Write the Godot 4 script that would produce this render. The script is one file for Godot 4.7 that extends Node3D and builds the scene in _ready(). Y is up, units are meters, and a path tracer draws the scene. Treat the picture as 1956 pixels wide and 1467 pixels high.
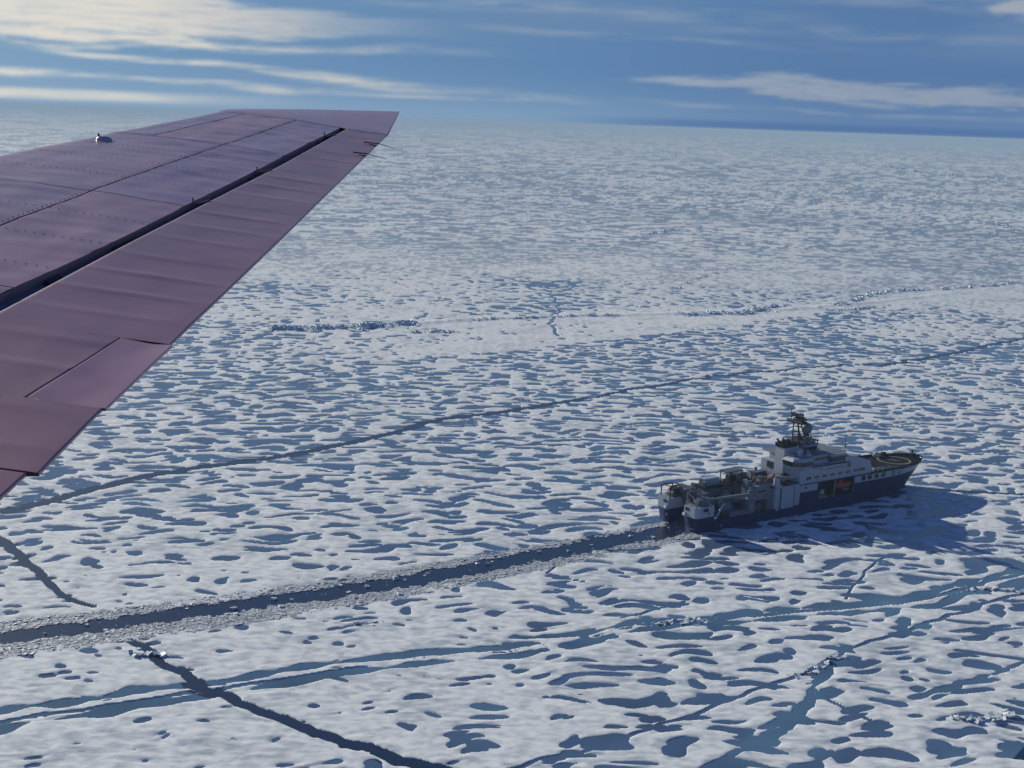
extends Node3D

const EYE := 124.0                      # the aeroplane's height over the ice
var M := {}
var rng := RandomNumberGenerator.new()

# ------------------------------------------------------------------ naming
func tag(o: Node, label: String, category := "", group := "", kind := "") -> void:
	if label != "":
		o.set_meta("label", label)
	if category != "":
		o.set_meta("category", category)
	if group != "":
		o.set_meta("group", group)
	if kind != "":
		o.set_meta("kind", kind)

func numbered(called: String, parent: Node) -> String:
	if not parent.has_node(called):
		return called
	var i := 1
	while parent.has_node("%s_%03d" % [called, i]):
		i += 1
	return "%s_%03d" % [called, i]

func base(called: String, at: Vector3, turn := 0.0) -> Node3D:
	var o := Node3D.new()
	o.name = numbered(called, self)
	add_child(o, true)
	o.position = at
	o.rotation.y = turn
	return o

func put(called: String, mesh: Mesh, m: Material, parent: Node) -> MeshInstance3D:
	var o := MeshInstance3D.new()
	o.name = numbered(called, parent)
	o.mesh = mesh
	o.material_override = m
	parent.add_child(o, true)
	return o

func part(called: String, st: SurfaceTool, m: Material, parent: Node) -> MeshInstance3D:
	st.generate_normals()
	return put(called, st.commit(), m, parent)

# ------------------------------------------------------------------ shapes
func flat() -> SurfaceTool:
	var st := SurfaceTool.new()
	st.begin(Mesh.PRIMITIVE_TRIANGLES)
	st.set_smooth_group(-1)
	return st

func smooth() -> SurfaceTool:
	var st := SurfaceTool.new()
	st.begin(Mesh.PRIMITIVE_TRIANGLES)
	st.set_smooth_group(0)
	return st

func tri(st: SurfaceTool, a: Vector3, b: Vector3, c: Vector3, out: Vector3) -> void:
	if (c - a).cross(b - a).dot(out) < 0.0:
		var t := b
		b = c
		c = t
	st.add_vertex(a)
	st.add_vertex(b)
	st.add_vertex(c)

func quad(st: SurfaceTool, a: Vector3, b: Vector3, c: Vector3, d: Vector3, out: Vector3) -> void:
	tri(st, a, b, c, out)
	tri(st, a, c, d, out)

func hexa(st: SurfaceTool, p: Array) -> void:
	# p: four corners below, the same four above
	var mid := Vector3.ZERO
	for v in p:
		mid += v
	mid /= 8.0
	for f in [[0, 1, 2, 3], [4, 5, 6, 7], [0, 1, 5, 4], [1, 2, 6, 5], [2, 3, 7, 6], [3, 0, 4, 7]]:
		var a: Vector3 = p[f[0]]
		var b: Vector3 = p[f[1]]
		var c: Vector3 = p[f[2]]
		var d: Vector3 = p[f[3]]
		quad(st, a, b, c, d, (a + b + c + d) / 4.0 - mid)

func box(st: SurfaceTool, x0: float, x1: float, y0: float, y1: float, z0: float, z1: float) -> void:
	hexa(st, [Vector3(x0, y0, z0), Vector3(x1, y0, z0), Vector3(x1, y0, z1), Vector3(x0, y0, z1), Vector3(x0, y1, z0), Vector3(x1, y1, z0), Vector3(x1, y1, z1), Vector3(x0, y1, z1)])

func block(st: SurfaceTool, at: Vector3, size: Vector3, b: Basis, jag: float) -> void:
	var p := []
	for s in [[-1, -1, -1], [1, -1, -1], [1, -1, 1], [-1, -1, 1], [-1, 1, -1], [1, 1, -1], [1, 1, 1], [-1, 1, 1]]:
		var v := Vector3(s[0], s[1], s[2]) * 0.5
		v += Vector3(rng.randf_range(-jag, jag), rng.randf_range(-jag, jag) * 0.6, rng.randf_range(-jag, jag))
		p.append(at + b * (v * size))
	hexa(st, p)

func tube(st: SurfaceTool, a: Vector3, b: Vector3, ra: float, rb := -1.0, n := 6) -> void:
	if rb < 0.0:
		rb = ra
	var w := (b - a).normalized()
	var u := w.cross(Vector3.UP if absf(w.y) < 0.9 else Vector3.RIGHT).normalized()
	var v := w.cross(u)
	for i in n:
		var t0 := TAU * i / n
		var t1 := TAU * (i + 1) / n
		var d0 := u * cos(t0) + v * sin(t0)
		var d1 := u * cos(t1) + v * sin(t1)
		quad(st, a + d0 * ra, a + d1 * ra, b + d1 * rb, b + d0 * rb, d0 + d1)
		tri(st, a, a + d0 * ra, a + d1 * ra, -w)
		tri(st, b, b + d0 * rb, b + d1 * rb, w)

func lathe(st: SurfaceTool, at: Vector3, profile: Array, n := 16) -> void:
	for k in profile.size() - 1:
		var p: Vector2 = profile[k]
		var q: Vector2 = profile[k + 1]
		for i in n:
			var t0 := TAU * i / n
			var t1 := TAU * (i + 1) / n
			var d0 := Vector3(cos(t0), 0, sin(t0))
			var d1 := Vector3(cos(t1), 0, sin(t1))
			var nn := Vector3(0, p.x - q.x, 0) + (d0 + d1) * 0.5 * (q.y - p.y)
			var a := at + d0 * p.x + Vector3(0, p.y, 0)
			var b := at + d1 * p.x + Vector3(0, p.y, 0)
			var c := at + d1 * q.x + Vector3(0, q.y, 0)
			var d := at + d0 * q.x + Vector3(0, q.y, 0)
			if p.x > 0.001:
				tri(st, a, b, c, nn)
			if q.x > 0.001:
				tri(st, a, c, d, nn)

func ball(st: SurfaceTool, at: Vector3, r: float, n := 18) -> void:
	var pr := []
	for k in 11:
		var t := -PI / 2 + PI * k / 10.0
		pr.append(Vector2(cos(t) * r, sin(t) * r))
	lathe(st, at, pr, n)

func prism(st: SurfaceTool, poly: Array, y0: float, y1: float, grow := 1.0, caps := true) -> void:
	# poly: Vector2(x, z); the top outline may be larger or smaller
	var c := Vector2.ZERO
	var pts := PackedVector2Array()
	for p in poly:
		c += p
		pts.append(p)
	c /= poly.size()
	var n := poly.size()
	for i in n:
		var p: Vector2 = poly[i]
		var q: Vector2 = poly[(i + 1) % n]
		var e := (q - p)
		var o := Vector2(e.y, -e.x)
		if o.dot((p + q) / 2 - c) < 0:
			o = -o
		var p2 := c + (p - c) * grow
		var q2 := c + (q - c) * grow
		quad(st, Vector3(p.x, y0, p.y), Vector3(q.x, y0, q.y), Vector3(q2.x, y1, q2.y), Vector3(p2.x, y1, p2.y), Vector3(o.x, 0, o.y))
	if caps:
		var t := Geometry2D.triangulate_polygon(pts)
		for i in range(0, t.size(), 3):
			for top in [0, 1]:
				var g := grow if top else 1.0
				var y := y1 if top else y0
				var v := []
				for k in 3:
					var p := c + (pts[t[i + k]] - c) * g
					v.append(Vector3(p.x, y, p.y))
				tri(st, v[0], v[1], v[2], Vector3(0, 1 if top else -1, 0))

func side_prism(st: SurfaceTool, poly: Array, z0: float, z1: float) -> void:
	# poly: Vector2(x, y), pushed along z
	var pts := PackedVector2Array()
	var c := Vector2.ZERO
	for p in poly:
		pts.append(p)
		c += p
	c /= poly.size()
	var n := poly.size()
	for i in n:
		var p: Vector2 = poly[i]
		var q: Vector2 = poly[(i + 1) % n]
		var e := q - p
		var o := Vector2(e.y, -e.x)
		if Geometry2D.is_point_in_polygon((p + q) / 2 + o.normalized() * 0.01, pts):
			o = -o
		quad(st, Vector3(p.x, p.y, z0), Vector3(q.x, q.y, z0), Vector3(q.x, q.y, z1), Vector3(p.x, p.y, z1), Vector3(o.x, o.y, 0))
	var t := Geometry2D.triangulate_polygon(pts)
	for i in range(0, t.size(), 3):
		for k in [0, 1]:
			var z := z1 if k else z0
			var a := pts[t[i]]
			var b := pts[t[i + 1]]
			var d := pts[t[i + 2]]
			tri(st, Vector3(a.x, a.y, z), Vector3(b.x, b.y, z), Vector3(d.x, d.y, z), Vector3(0, 0, 1 if k else -1))

# ------------------------------------------------------------------ materials
func noise(freq: float, s: int, kind := FastNoiseLite.TYPE_SIMPLEX_SMOOTH, oct := 0) -> FastNoiseLite:
	var n := FastNoiseLite.new()
	n.noise_type = kind
	n.frequency = freq
	n.seed = s
	n.fractal_type = FastNoiseLite.FRACTAL_FBM if oct else FastNoiseLite.FRACTAL_NONE
	if oct:
		n.fractal_octaves = oct
	return n

func mottled(c: Color, rough: float, spread: float, freq: float, scale: float, s: int, metal := 0.0) -> StandardMaterial3D:
	# c is linear; the texture varies it with a worn, blotchy grain
	var m := StandardMaterial3D.new()
	m.albedo_color = Color.WHITE
	var t := NoiseTexture2D.new()
	t.width = 256
	t.height = 256
	t.seamless = true
	t.noise = noise(freq, s, FastNoiseLite.TYPE_SIMPLEX_SMOOTH, 4)
	var g := Gradient.new()
	g.offsets = PackedFloat32Array([0.0, 0.35, 0.75, 1.0])
	g.colors = PackedColorArray([(c * (1.0 - spread)).linear_to_srgb(), (c * (1.0 - spread * 0.2)).linear_to_srgb(), c.linear_to_srgb(), (c * (1.0 + spread * 0.5)).linear_to_srgb()])
	t.color_ramp = g
	m.albedo_texture = t
	m.uv1_triplanar = true
	m.uv1_scale = Vector3.ONE * scale
	m.roughness = rough
	m.metallic = metal
	return m

func plain(c: Color, rough: float, metal := 0.0) -> StandardMaterial3D:
	var m := StandardMaterial3D.new()
	m.albedo_color = c.linear_to_srgb()
	m.roughness = rough
	m.metallic = metal
	return m

func make_materials() -> void:
	M.white = mottled(Color(0.35, 0.40, 0.475), 0.45, 0.25, 0.02, 0.12, 3)
	M.grey = mottled(Color(0.155, 0.185, 0.225), 0.55, 0.3, 0.02, 0.15, 4)
	M.navy = mottled(Color(0.009, 0.024, 0.10), 0.6, 0.25, 0.02, 0.08, 5)
	M.navy.metallic_specular = 0.3
	M.deck = mottled(Color(0.02, 0.023, 0.032), 0.75, 0.35, 0.03, 0.2, 6)
	M.deck.metallic_specular = 0.12
	M.work_deck = mottled(Color(0.06, 0.055, 0.055), 0.8, 0.4, 0.03, 0.2, 16)
	M.glass = plain(Color(0.012, 0.017, 0.025), 0.12)
	M.dark = mottled(Color(0.03, 0.032, 0.038), 0.6, 0.3, 0.03, 0.3, 7)
	M.dark.metallic_specular = 0.25
	M.steel = mottled(Color(0.09, 0.10, 0.12), 0.5, 0.3, 0.03, 0.3, 8)
	M.yellow = mottled(Color(0.33, 0.26, 0.13), 0.6, 0.25, 0.04, 0.3, 9)
	M.cream = mottled(Color(0.62, 0.60, 0.42), 0.55, 0.2, 0.04, 0.3, 10)
	M.orange = mottled(Color(0.40, 0.055, 0.035), 0.4, 0.2, 0.03, 0.3, 11)
	M.rust = mottled(Color(0.28, 0.10, 0.045), 0.7, 0.35, 0.04, 0.3, 12)
	M.container = mottled(Color(0.14, 0.19, 0.25), 0.55, 0.3, 0.03, 0.2, 13)
	M.ice_block = mottled(Color(0.58, 0.64, 0.69), 0.55, 0.2, 0.03, 0.15, 14)
	M.ridge_ice = mottled(Color(0.62, 0.72, 0.80), 0.55, 0.25, 0.03, 0.05, 15)
	M.wing = mottled(Color(0.42, 0.232, 0.268), 0.25, 0.26, 0.012, 0.45, 21)
	M.wing_worn = mottled(Color(0.44, 0.25, 0.285), 0.3, 0.3, 0.015, 0.5, 25)
	M.wing_dark = mottled(Color(0.385, 0.208, 0.245), 0.23, 0.26, 0.01, 0.4, 26)
	M.wing_worn.metallic_specular = 0.72
	M.wing_dark.metallic_specular = 0.72
	M.wing_fabric = mottled(Color(0.30, 0.155, 0.182), 0.32, 0.26, 0.012, 0.6, 22)
	M.wing.metallic_specular = 0.72
	M.wing_fabric.metallic_specular = 0.66
	M.slot = mottled(Color(0.22, 0.22, 0.25), 0.6, 0.4, 0.02, 0.8, 23)
	M.seam = plain(Color(0.05, 0.03, 0.045), 0.7)
	var snow := StandardMaterial3D.new()
	snow.vertex_color_use_as_albedo = true
	snow.roughness = 0.8
	snow.metallic_specular = 0.3
	var st := NoiseTexture2D.new()
	st.width = 512
	st.height = 512
	st.seamless = true
	st.noise = noise(0.012, 61, FastNoiseLite.TYPE_SIMPLEX_SMOOTH, 5)
	var sg := Gradient.new()
	sg.offsets = PackedFloat32Array([0.0, 0.4, 0.62, 1.0])
	sg.colors = PackedColorArray([Color(0.80, 0.83, 0.86), Color(0.93, 0.94, 0.95), Color.WHITE, Color.WHITE])
	st.color_ramp = sg
	snow.albedo_texture = st
	snow.uv1_triplanar = true
	snow.uv1_world_triplanar = true
	snow.uv1_scale = Vector3(0.031, 0.031, 0.047)
	var sn := NoiseTexture2D.new()
	sn.width = 512
	sn.height = 512
	sn.seamless = true
	sn.as_normal_map = true
	sn.bump_strength = 5.0
	sn.noise = noise(0.02, 62, FastNoiseLite.TYPE_SIMPLEX_SMOOTH, 4)
	snow.normal_enabled = true
	snow.normal_texture = sn
	snow.normal_scale = 0.15
	M.snow = snow
	var water := StandardMaterial3D.new()
	water.vertex_color_use_as_albedo = true
	water.roughness = 0.22
	M.water = water
	M.lead = plain(Color(0.006, 0.018, 0.055), 0.3)
	var chips := mottled(Color(0.47, 0.52, 0.55), 0.6, 0.35, 0.05, 0.5, 24)
	M.chips = chips

# ------------------------------------------------------------------ sky
func soft(a: float, b: float, x: float) -> float:
	return smoothstep(a, b, x)

var sky_n: FastNoiseLite
var sky_w: FastNoiseLite

func streak(az: float, el: float, a0: float, a1: float, e0: float, e1: float, thick: float, fine: float) -> float:
	# a long thin cloud from (a0, e0) to (a1, e1) degrees, frayed along its length
	var t := clampf((az - a0) / (a1 - a0), 0.0, 1.0)
	var mid := lerpf(e0, e1, t)
	var taper := smoothstep(a0 - 0.5, a0 + (a1 - a0) * 0.2, az) * (1.0 - smoothstep(a1 - (a1 - a0) * 0.35, a1 + 0.5, az))
	var d := absf(el - mid) / thick
	return clampf(1.0 - d * d, 0.0, 1.0) * taper * clampf(0.65 + fine, 0.0, 1.2)

func sky_at(az: float, el: float) -> Color:
	var w := sky_w.get_noise_2d(az * 1.1, el * 9.0) * 0.22
	var fine := sky_n.get_noise_2d(az * 1.6, (el + w) * 22.0)
	var broad := sky_w.get_noise_2d(az * 0.5 + 70.0, el * 3.0)
	var toward := exp(-pow((az + 42.0) / 30.0, 2.0))          # the side where the sun stands
	# clear air: pale at the horizon, deep blue overhead
	var up := clampf(el / 90.0, 0.0, 1.0)
	var c := Color(0.43, 0.56, 0.71).lerp(Color(0.352, 0.50, 0.675), smoothstep(0.2, 2.4, el))
	c = c.lerp(Color(0.22, 0.37, 0.60), smoothstep(6.0, 24.0, el))
	c = c.lerp(Color(0.05, 0.14, 0.39), smoothstep(18.0, 46.0, el))
	c = c.lerp(Color(0.58, 0.70, 0.79), clampf(toward * 1.05 * (1.0 - smoothstep(9.0, 34.0, el)), 0.0, 0.9))
	c = c.lerp(Color(0.53, 0.64, 0.745), 0.6 * (1.0 - smoothstep(0.1, 1.1, el)) * (1.0 - smoothstep(-4.0, 14.0, az)))
	var right := smoothstep(0.0, 16.0, az)
	c = c.lerp(Color(0.34, 0.46, 0.63), right * 0.5 * (1.0 - smoothstep(8.0, 20.0, el)))
	# grey-blue stratus with darker and lighter sheets
	var sheet := smoothstep(0.0, 0.6, broad + 0.2 + 0.25 * fine) * smoothstep(2.4, 3.6, el)
	c = c.lerp(Color(0.43, 0.54, 0.68), sheet * 0.55)
	var e := el + w
	var k := 0.0
	# the bright bank at the upper left
	k = maxf(k, clampf(1.5 - pow((e - lerpf(3.75, 3.55, smoothstep(-21.0, -5.0, az))) / lerpf(1.25, 0.42, smoothstep(-18.0, -6.0, az)), 2.0) + fine * 1.1, 0.0, 1.0) * (1.0 - smoothstep(-14.0, -1.0, az)))
	k = maxf(k, streak(az, e, -21.0, -8.0, 2.75, 2.55, 0.28, fine))
	k = maxf(k, streak(az, e, -23.0, 1.0, 2.45, 2.75, 0.2, fine) * 0.75)
	# the tongue that falls from it towards the middle, and the thin layer below
	var bend := 2.25 - 0.062 * (az + 20.5)
	k = maxf(k, clampf(1.0 - pow((e - bend) / lerpf(0.16, 0.30, smoothstep(-15.0, -4.0, az)), 2.0), 0.0, 1.0) * smoothstep(-21.0, -17.0, az) * (1.0 - smoothstep(-6.0, 2.0, az)) * clampf(0.7 + fine, 0.0, 1.0))
	k = maxf(k, streak(az, e, -40.0, 8.0, 1.5, 0.72, 0.16, fine) * 0.85)
	k = maxf(k, streak(az, e, -9.0, 4.0, 1.05, 0.85, 0.22, fine) * 0.6)
	# pale strip on the left horizon
	k = maxf(k, clampf(1.0 - pow((el - 0.42) / 0.26, 2.0), 0.0, 1.0) * (1.0 - smoothstep(-19.0, -7.0, az)) * 0.95)
	# the long wedge at the right
	var wedge := clampf(1.0 - absf(e - lerpf(1.85, 1.55, smoothstep(3.0, 20.0, az))) / lerpf(0.1, 0.62, smoothstep(3.5, 11.0, az)), 0.0, 1.0)
	k = maxf(k, smoothstep(0.0, 0.25, wedge) * smoothstep(0.05, 0.7, wedge + fine * 0.8) * smoothstep(3.0, 6.0, az) * 0.72)
	k = maxf(k, streak(az, e, 2.0, 26.0, 0.95, 0.62, 0.1, fine) * 0.45)
	# soft layers across the top
	k = maxf(k, streak(az, e, -8.0, 14.0, 4.75, 4.25, 0.35, fine * 1.2) * 0.34)
	k = maxf(k, streak(az, e, -4.0, 16.0, 3.75, 3.3, 0.2, fine * 1.4) * 0.26)
	k = maxf(k, streak(az, e, 5.0, 30.0, 4.1, 3.5, 0.3, fine * 1.3) * 0.28)
	k = maxf(k, streak(az, e, 8.0, 34.0, 5.2, 4.7, 0.35, fine * 1.3) * 0.35)
	k *= 0.95 + 0.3 * sky_n.get_noise_2d(az * 1.4 + 33.0, e * 42.0)
	# small heap at the top right corner
	k = maxf(k, smoothstep(0.15, 0.6, 1.0 - pow((az - 21.5) / 4.2, 2.0) - pow((el - 4.9) / 0.62, 2.0) + fine * 0.5) * 0.9)
	# higher, outside the picture, thin cloud goes on
	k = maxf(k, smoothstep(0.1, 0.7, sky_w.get_noise_2d(az * 0.6 + 11.0, el * 1.8 + 40.0) + 0.1 * fine) * smoothstep(5.0, 9.0, el) * (1.0 - smoothstep(16.0, 40.0, el)) * 0.3)
	var lit := Color(0.66, 0.675, 0.715).lerp(Color(0.91, 0.88, 0.83), clampf(toward * 2.1, 0.0, 1.0))
	c = c.lerp(lit, clampf(k, 0.0, 1.0) * 0.9)
	# dark water sky low on the right
	var low := clampf(1.0 - pow((el - 0.12) / 0.26, 2.0), 0.0, 1.0) * smoothstep(0.0, 9.0, az)
	c = c.lerp(Color(0.31, 0.44, 0.64), low * 0.8)
	return c

func make_sky() -> Sky:
	sky_n = noise(0.16, 31, FastNoiseLite.TYPE_SIMPLEX_SMOOTH, 5)
	sky_w = noise(0.09, 37, FastNoiseLite.TYPE_SIMPLEX_SMOOTH, 2)
	var ground := Color(0.50, 0.57, 0.66)
	var rough := Image.create(768, 384, false, Image.FORMAT_RGB8)
	for y in 384:
		var el := 90.0 - 180.0 * (y + 0.5) / 384.0
		for x in 768:
			rough.set_pixel(x, y, sky_at(wrapf(360.0 * (x + 0.5) / 768.0, -180.0, 180.0), el) if el > 0.0 else ground)
	rough.resize(4096, 2048, Image.INTERPOLATE_BILINEAR)
	for y in range(2048 / 2 - 240, 2048 / 2 + 8):
		var el := 90.0 - 180.0 * (y + 0.5) / 2048.0
		for x in range(-682, 683):
			rough.set_pixel(posmod(x, 4096), y, sky_at(360.0 * (x + 0.5) / 4096.0, maxf(el, 0.0)))
	var m := PanoramaSkyMaterial.new()
	m.panorama = ImageTexture.create_from_image(rough)
	var s := Sky.new()
	s.sky_material = m
	return s

# ------------------------------------------------------------------ sea ice
enum {LEAD, BRASH, RIDGE, TWIN, RIVER}
var seg := []                         # [ax, az, bx, bz, w0, w1, kind]
var cells := {}
var n_pond: FastNoiseLite
var n_pond2: FastNoiseLite
var n_cell: FastNoiseLite
var n_size: FastNoiseLite
var n_warp: FastNoiseLite
var n_zone: FastNoiseLite
var n_micro: FastNoiseLite
var n_tone: FastNoiseLite
var n_jag: FastNoiseLite
var H_line := PackedVector2Array([Vector2(-420, -470), Vector2(-167, -629), Vector2(-91, -687), Vector2(-22, -718), Vector2(36, -774), Vector2(103, -829), Vector2(206, -937), Vector2(278, -1002), Vector2(404, -1077), Vector2(800, -1300)])
var I_line := PackedVector2Array([Vector2(-420, -700), Vector2(-141, -783), Vector2(-88, -806), Vector2(-27, -849), Vector2(40, -882), Vector2(112, -913), Vector2(191, -954), Vector2(274, -1019), Vector2(358, -1097), Vector2(800, -1320)])

func curve(pts: Array, step: float, wobble: float, s: int) -> PackedVector2Array:
	var c := Curve2D.new()
	for i in pts.size():
		var p := Vector2(pts[i][0], pts[i][1])
		var a := Vector2(pts[maxi(i - 1, 0)][0], pts[maxi(i - 1, 0)][1])
		var b := Vector2(pts[mini(i + 1, pts.size() - 1)][0], pts[mini(i + 1, pts.size() - 1)][1])
		var t := (b - a) / 6.0
		c.add_point(p, -t, t)
	c.bake_interval = step
	var out := PackedVector2Array()
	var len := c.get_baked_length()
	var n := maxi(2, int(len / step))
	var wn := noise(0.09, s, FastNoiseLite.TYPE_SIMPLEX_SMOOTH, 2)
	for i in n + 1:
		var p := c.sample_baked(len * i / n)
		p += Vector2(wn.get_noise_2d(p.x, p.y), wn.get_noise_2d(p.y + 300.0, p.x)) * wobble
		out.append(p)
	return out

func feature(pts: Array, w0: float, w1: float, kind: int, wobble := 1.5, step := 7.0) -> PackedVector2Array:
	var c := curve(pts, step, wobble, pts.size() * 7 + kind)
	var n := c.size() - 1
	for i in n:
		var a := c[i]
		var b := c[i + 1]
		var id := seg.size()
		var wa := lerpf(w0, w1, float(i) / n)
		var wb := lerpf(w0, w1, float(i + 1) / n)
		seg.append(PackedFloat32Array([a.x, a.y, b.x - a.x, b.y - a.y, wa, wb, kind, 1.0 / maxf((b - a).length_squared(), 0.0001)]))
		var r := maxf(wa, wb) * 1.3 + 5.0
		for gx in range(floori((minf(a.x, b.x) - r) / 16.0), floori((maxf(a.x, b.x) + r) / 16.0) + 1):
			for gz in range(floori((minf(a.y, b.y) - r) / 16.0), floori((maxf(a.y, b.y) + r) / 16.0) + 1):
				var key := gx * 4096 + gz
				if not cells.has(key):
					cells[key] = PackedInt32Array()
				cells[key].append(id)
	return c

func along(line: PackedVector2Array, x: float) -> float:
	for i in line.size() - 1:
		if x <= line[i + 1].x or i == line.size() - 2:
			return lerpf(line[i].y, line[i + 1].y, (x - line[i].x) / (line[i + 1].x - line[i].x))
	return 0.0

var ice_y := 0.0
var ice_c := Color.WHITE

func ice(x: float, z: float, r: float) -> void:
	# height over the water (ice_y) and albedo (ice_c) of the ice at a place
	var wx := n_warp.get_noise_2d(x, z)
	var wz := n_warp.get_noise_2d(x + 517.0, z - 233.0)
	var px := x + wx * 5.0
	var pz := z + wz * 4.0
	# melt ponds lie a little longer along the drift of the wind
	var u := (px * 0.985 - pz * 0.17) * 0.43
	var v := px * 0.17 + pz * 0.985
	var zone := n_zone.get_noise_2d(x, z)
	# rounded hollows of about the same size, some run together
	var f := (0.30 + 0.19 * n_size.get_noise_2d(x, z) + zone * 0.09 - (n_cell.get_noise_2d(u, v) + 1.0)) * 0.8 - 0.045 * smoothstep(-430.0, -330.0, z) + 0.15 * n_pond.get_noise_2d(u, v) + 0.075 * n_pond2.get_noise_2d(u, v)
	if r > 800.0:
		# farther off only the larger clusters of ponds can be made out
		var far := clampf(log(r / 800.0) / log(2.4), 0.0, 3.999)
		var oct := int(far)
		var k0 := pow(0.45, oct)
		var f0 := f if oct == 0 else n_pond.get_noise_2d(u * k0 * 0.4, v * k0 + 71.0 * oct) + 0.4 * n_pond2.get_noise_2d(u * k0, v * k0) - 0.10
		var k1 := k0 * 0.45
		var f1 := n_pond.get_noise_2d(u * k1 * 0.4, v * k1 + 71.0 * (oct + 1)) + 0.4 * n_pond2.get_noise_2d(u * k1, v * k1) - 0.10
		f = lerpf(f0, f1, smoothstep(0.3, 1.0, far - oct)) + zone * 0.2 + 0.42 * n_zone.get_noise_2d(x * 0.22 + 40.0, z * 0.30) * smoothstep(0.2, 1.2, far)
	if r < 5000.0:
		var hz := along(H_line, x) + wx * 6.0
		var iz := along(I_line, x) + wz * 8.0
		# the smooth old lead between the two lines holds few ponds
		f -= 0.30 * smoothstep(-4.0, 6.0, hz - z) * (1.0 - smoothstep(0.0, 40.0, iz - z)) * smoothstep(-150.0, 30.0, x + 40.0 * zone)
		f += 0.03 * smoothstep(4.0, -6.0, hz - z) * smoothstep(200.0, 20.0, z - hz)
	# sparse ponds on the thicker floe in the near left
	f -= 0.165 * smoothstep(40.0, -40.0, x) * smoothstep(-420.0, -320.0, z) - 0.02
	var tone := n_tone.get_noise_2d(x, z)
	var micro := n_micro.get_noise_2d(x * 0.6, z * 1.2)
	var rise := 0.0
	var brash := 0.0
	if r < 2300.0:
		var key := floori(x / 16.0) * 4096 + floori(z / 16.0)
		if cells.has(key):
			var cut := -9.0
			var twin := 1e9
			var twin_w := 1.0
			var jag := n_jag.get_noise_2d(x, z)
			for id in cells[key]:
				var s: PackedFloat32Array = seg[id]
				var qx := x - s[0]
				var qz := z - s[1]
				var t := clampf((qx * s[2] + qz * s[3]) * s[7], 0.0, 1.0)
				var ex := qx - s[2] * t
				var ez := qz - s[3] * t
				var d := sqrt(ex * ex + ez * ez)
				var w := lerpf(s[4], s[5], t)
				var kind := int(s[6])
				if kind == LEAD:
					cut = maxf(cut, (w * (1.0 + 0.35 * jag) - d) * maxf(0.3, 0.6 / w))
				elif kind == BRASH:
					brash = maxf(brash, clampf((w * (0.86 + 0.35 * wz) + 2.8 * jag - d) * 0.35, 0.0, 1.0))
				elif kind == RIDGE:
					rise = maxf(rise, clampf(1.0 - d / w, 0.0, 1.0))
				elif kind == TWIN:
					if d < twin:
						twin = d
						twin_w = w
				elif kind == RIVER:
					f = maxf(f, (w * (0.62 + 0.6 * wx + 0.4 * jag) - d) * 0.2)
			if twin < 1e8:
				var wide := twin_w * (0.25 + 0.36 * n_warp.get_noise_2d(x * 1.7 + 90.0, z * 1.7))
				f = maxf(f, (wide - absf(twin - twin_w * 0.62)) * 0.22)
				var bar := twin_w * 0.24 + 0.3
				if twin > 0.45 and twin < bar + 1.5:
					f = minf(f, -0.3 * clampf(bar + 0.5 * jag - twin, -0.6, 1.0))
			f = maxf(f, cut)
	var near := 1.0 - smoothstep(650.0, 1500.0, r)
	# albedo: bright drained ice, greyer where it is wet
	var wet := smoothstep(-0.22, -0.02, f + 0.10 * micro) * (0.35 + 0.3 * tone)
	var grey := smoothstep(0.05, 0.8, tone + 0.9 * micro + 0.5 * n_pond.get_noise_2d(u * 0.7 + 50.0, v)) * 0.75
	var c := Color(0.765, 0.80, 0.805).lerp(Color(0.46, 0.53, 0.58), clampf(wet * 0.55 + grey, 0.0, 0.8))
	var land := 0.155 * tanh(-f * 8.0) + 0.055 * micro + 0.06 * tone
	var h := land if f < 0.0 else -0.6 * tanh(f * 9.0) - 0.02
	if f < 0.0:
		h = maxf(h, 0.012 + 0.7 * minf(-f, 0.1))
	h += rise * rise * 1.3
	if rise > 0.0:
		f = minf(f, 0.4 - rise)
		h = maxf(h, rise * 1.4 - 0.6)
	if brash > 0.0:
		var slush := 0.03 + 0.10 * n_jag.get_noise_2d(x * 6.0, z * 6.0)
		h = lerpf(h, slush, brash) if f < 0.0 or brash > 0.5 else h
		c = c.lerp(Color(0.40, 0.45, 0.48), brash)
		for id in cells[floori(x / 16.0) * 4096 + floori(z / 16.0)]:
			var s: PackedFloat32Array = seg[id]
			if int(s[6]) == LEAD:
				var t := clampf(((x - s[0]) * s[2] + (z - s[1]) * s[3]) * s[7], 0.0, 1.0)
				var d := Vector2(x - s[0] - s[2] * t, z - s[1] - s[3] * t).length()
				if d < lerpf(s[4], s[5], t) * (1.0 + 0.35 * n_jag.get_noise_2d(x, z)):
					h = -0.5
	if near < 1.0:
		# far off a pond is thinner than a blade of the mesh: its hollow goes, its colour stays with the sky reflection painted in
		var m := smoothstep(-0.10, 0.12, f) * 0.95
		m *= 1.0 - 0.5 * smoothstep(1800.0, 7000.0, r)
		m += 0.25 * n_zone.get_noise_2d(x * 0.2 + 900.0, z * 0.35) + 0.1
		c = c.lerp(Color(0.16, 0.25, 0.39).lerp(Color(0.13, 0.31, 0.42), smoothstep(0.15, 0.5, n_tone.get_noise_2d(x * 0.3, z * 0.3))), clampf(m, 0.0, 0.85) * (1.0 - near))
		h = lerpf(0.45 + 0.1 * tone, h, near)
	ice_y = h
	ice_c = c

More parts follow.
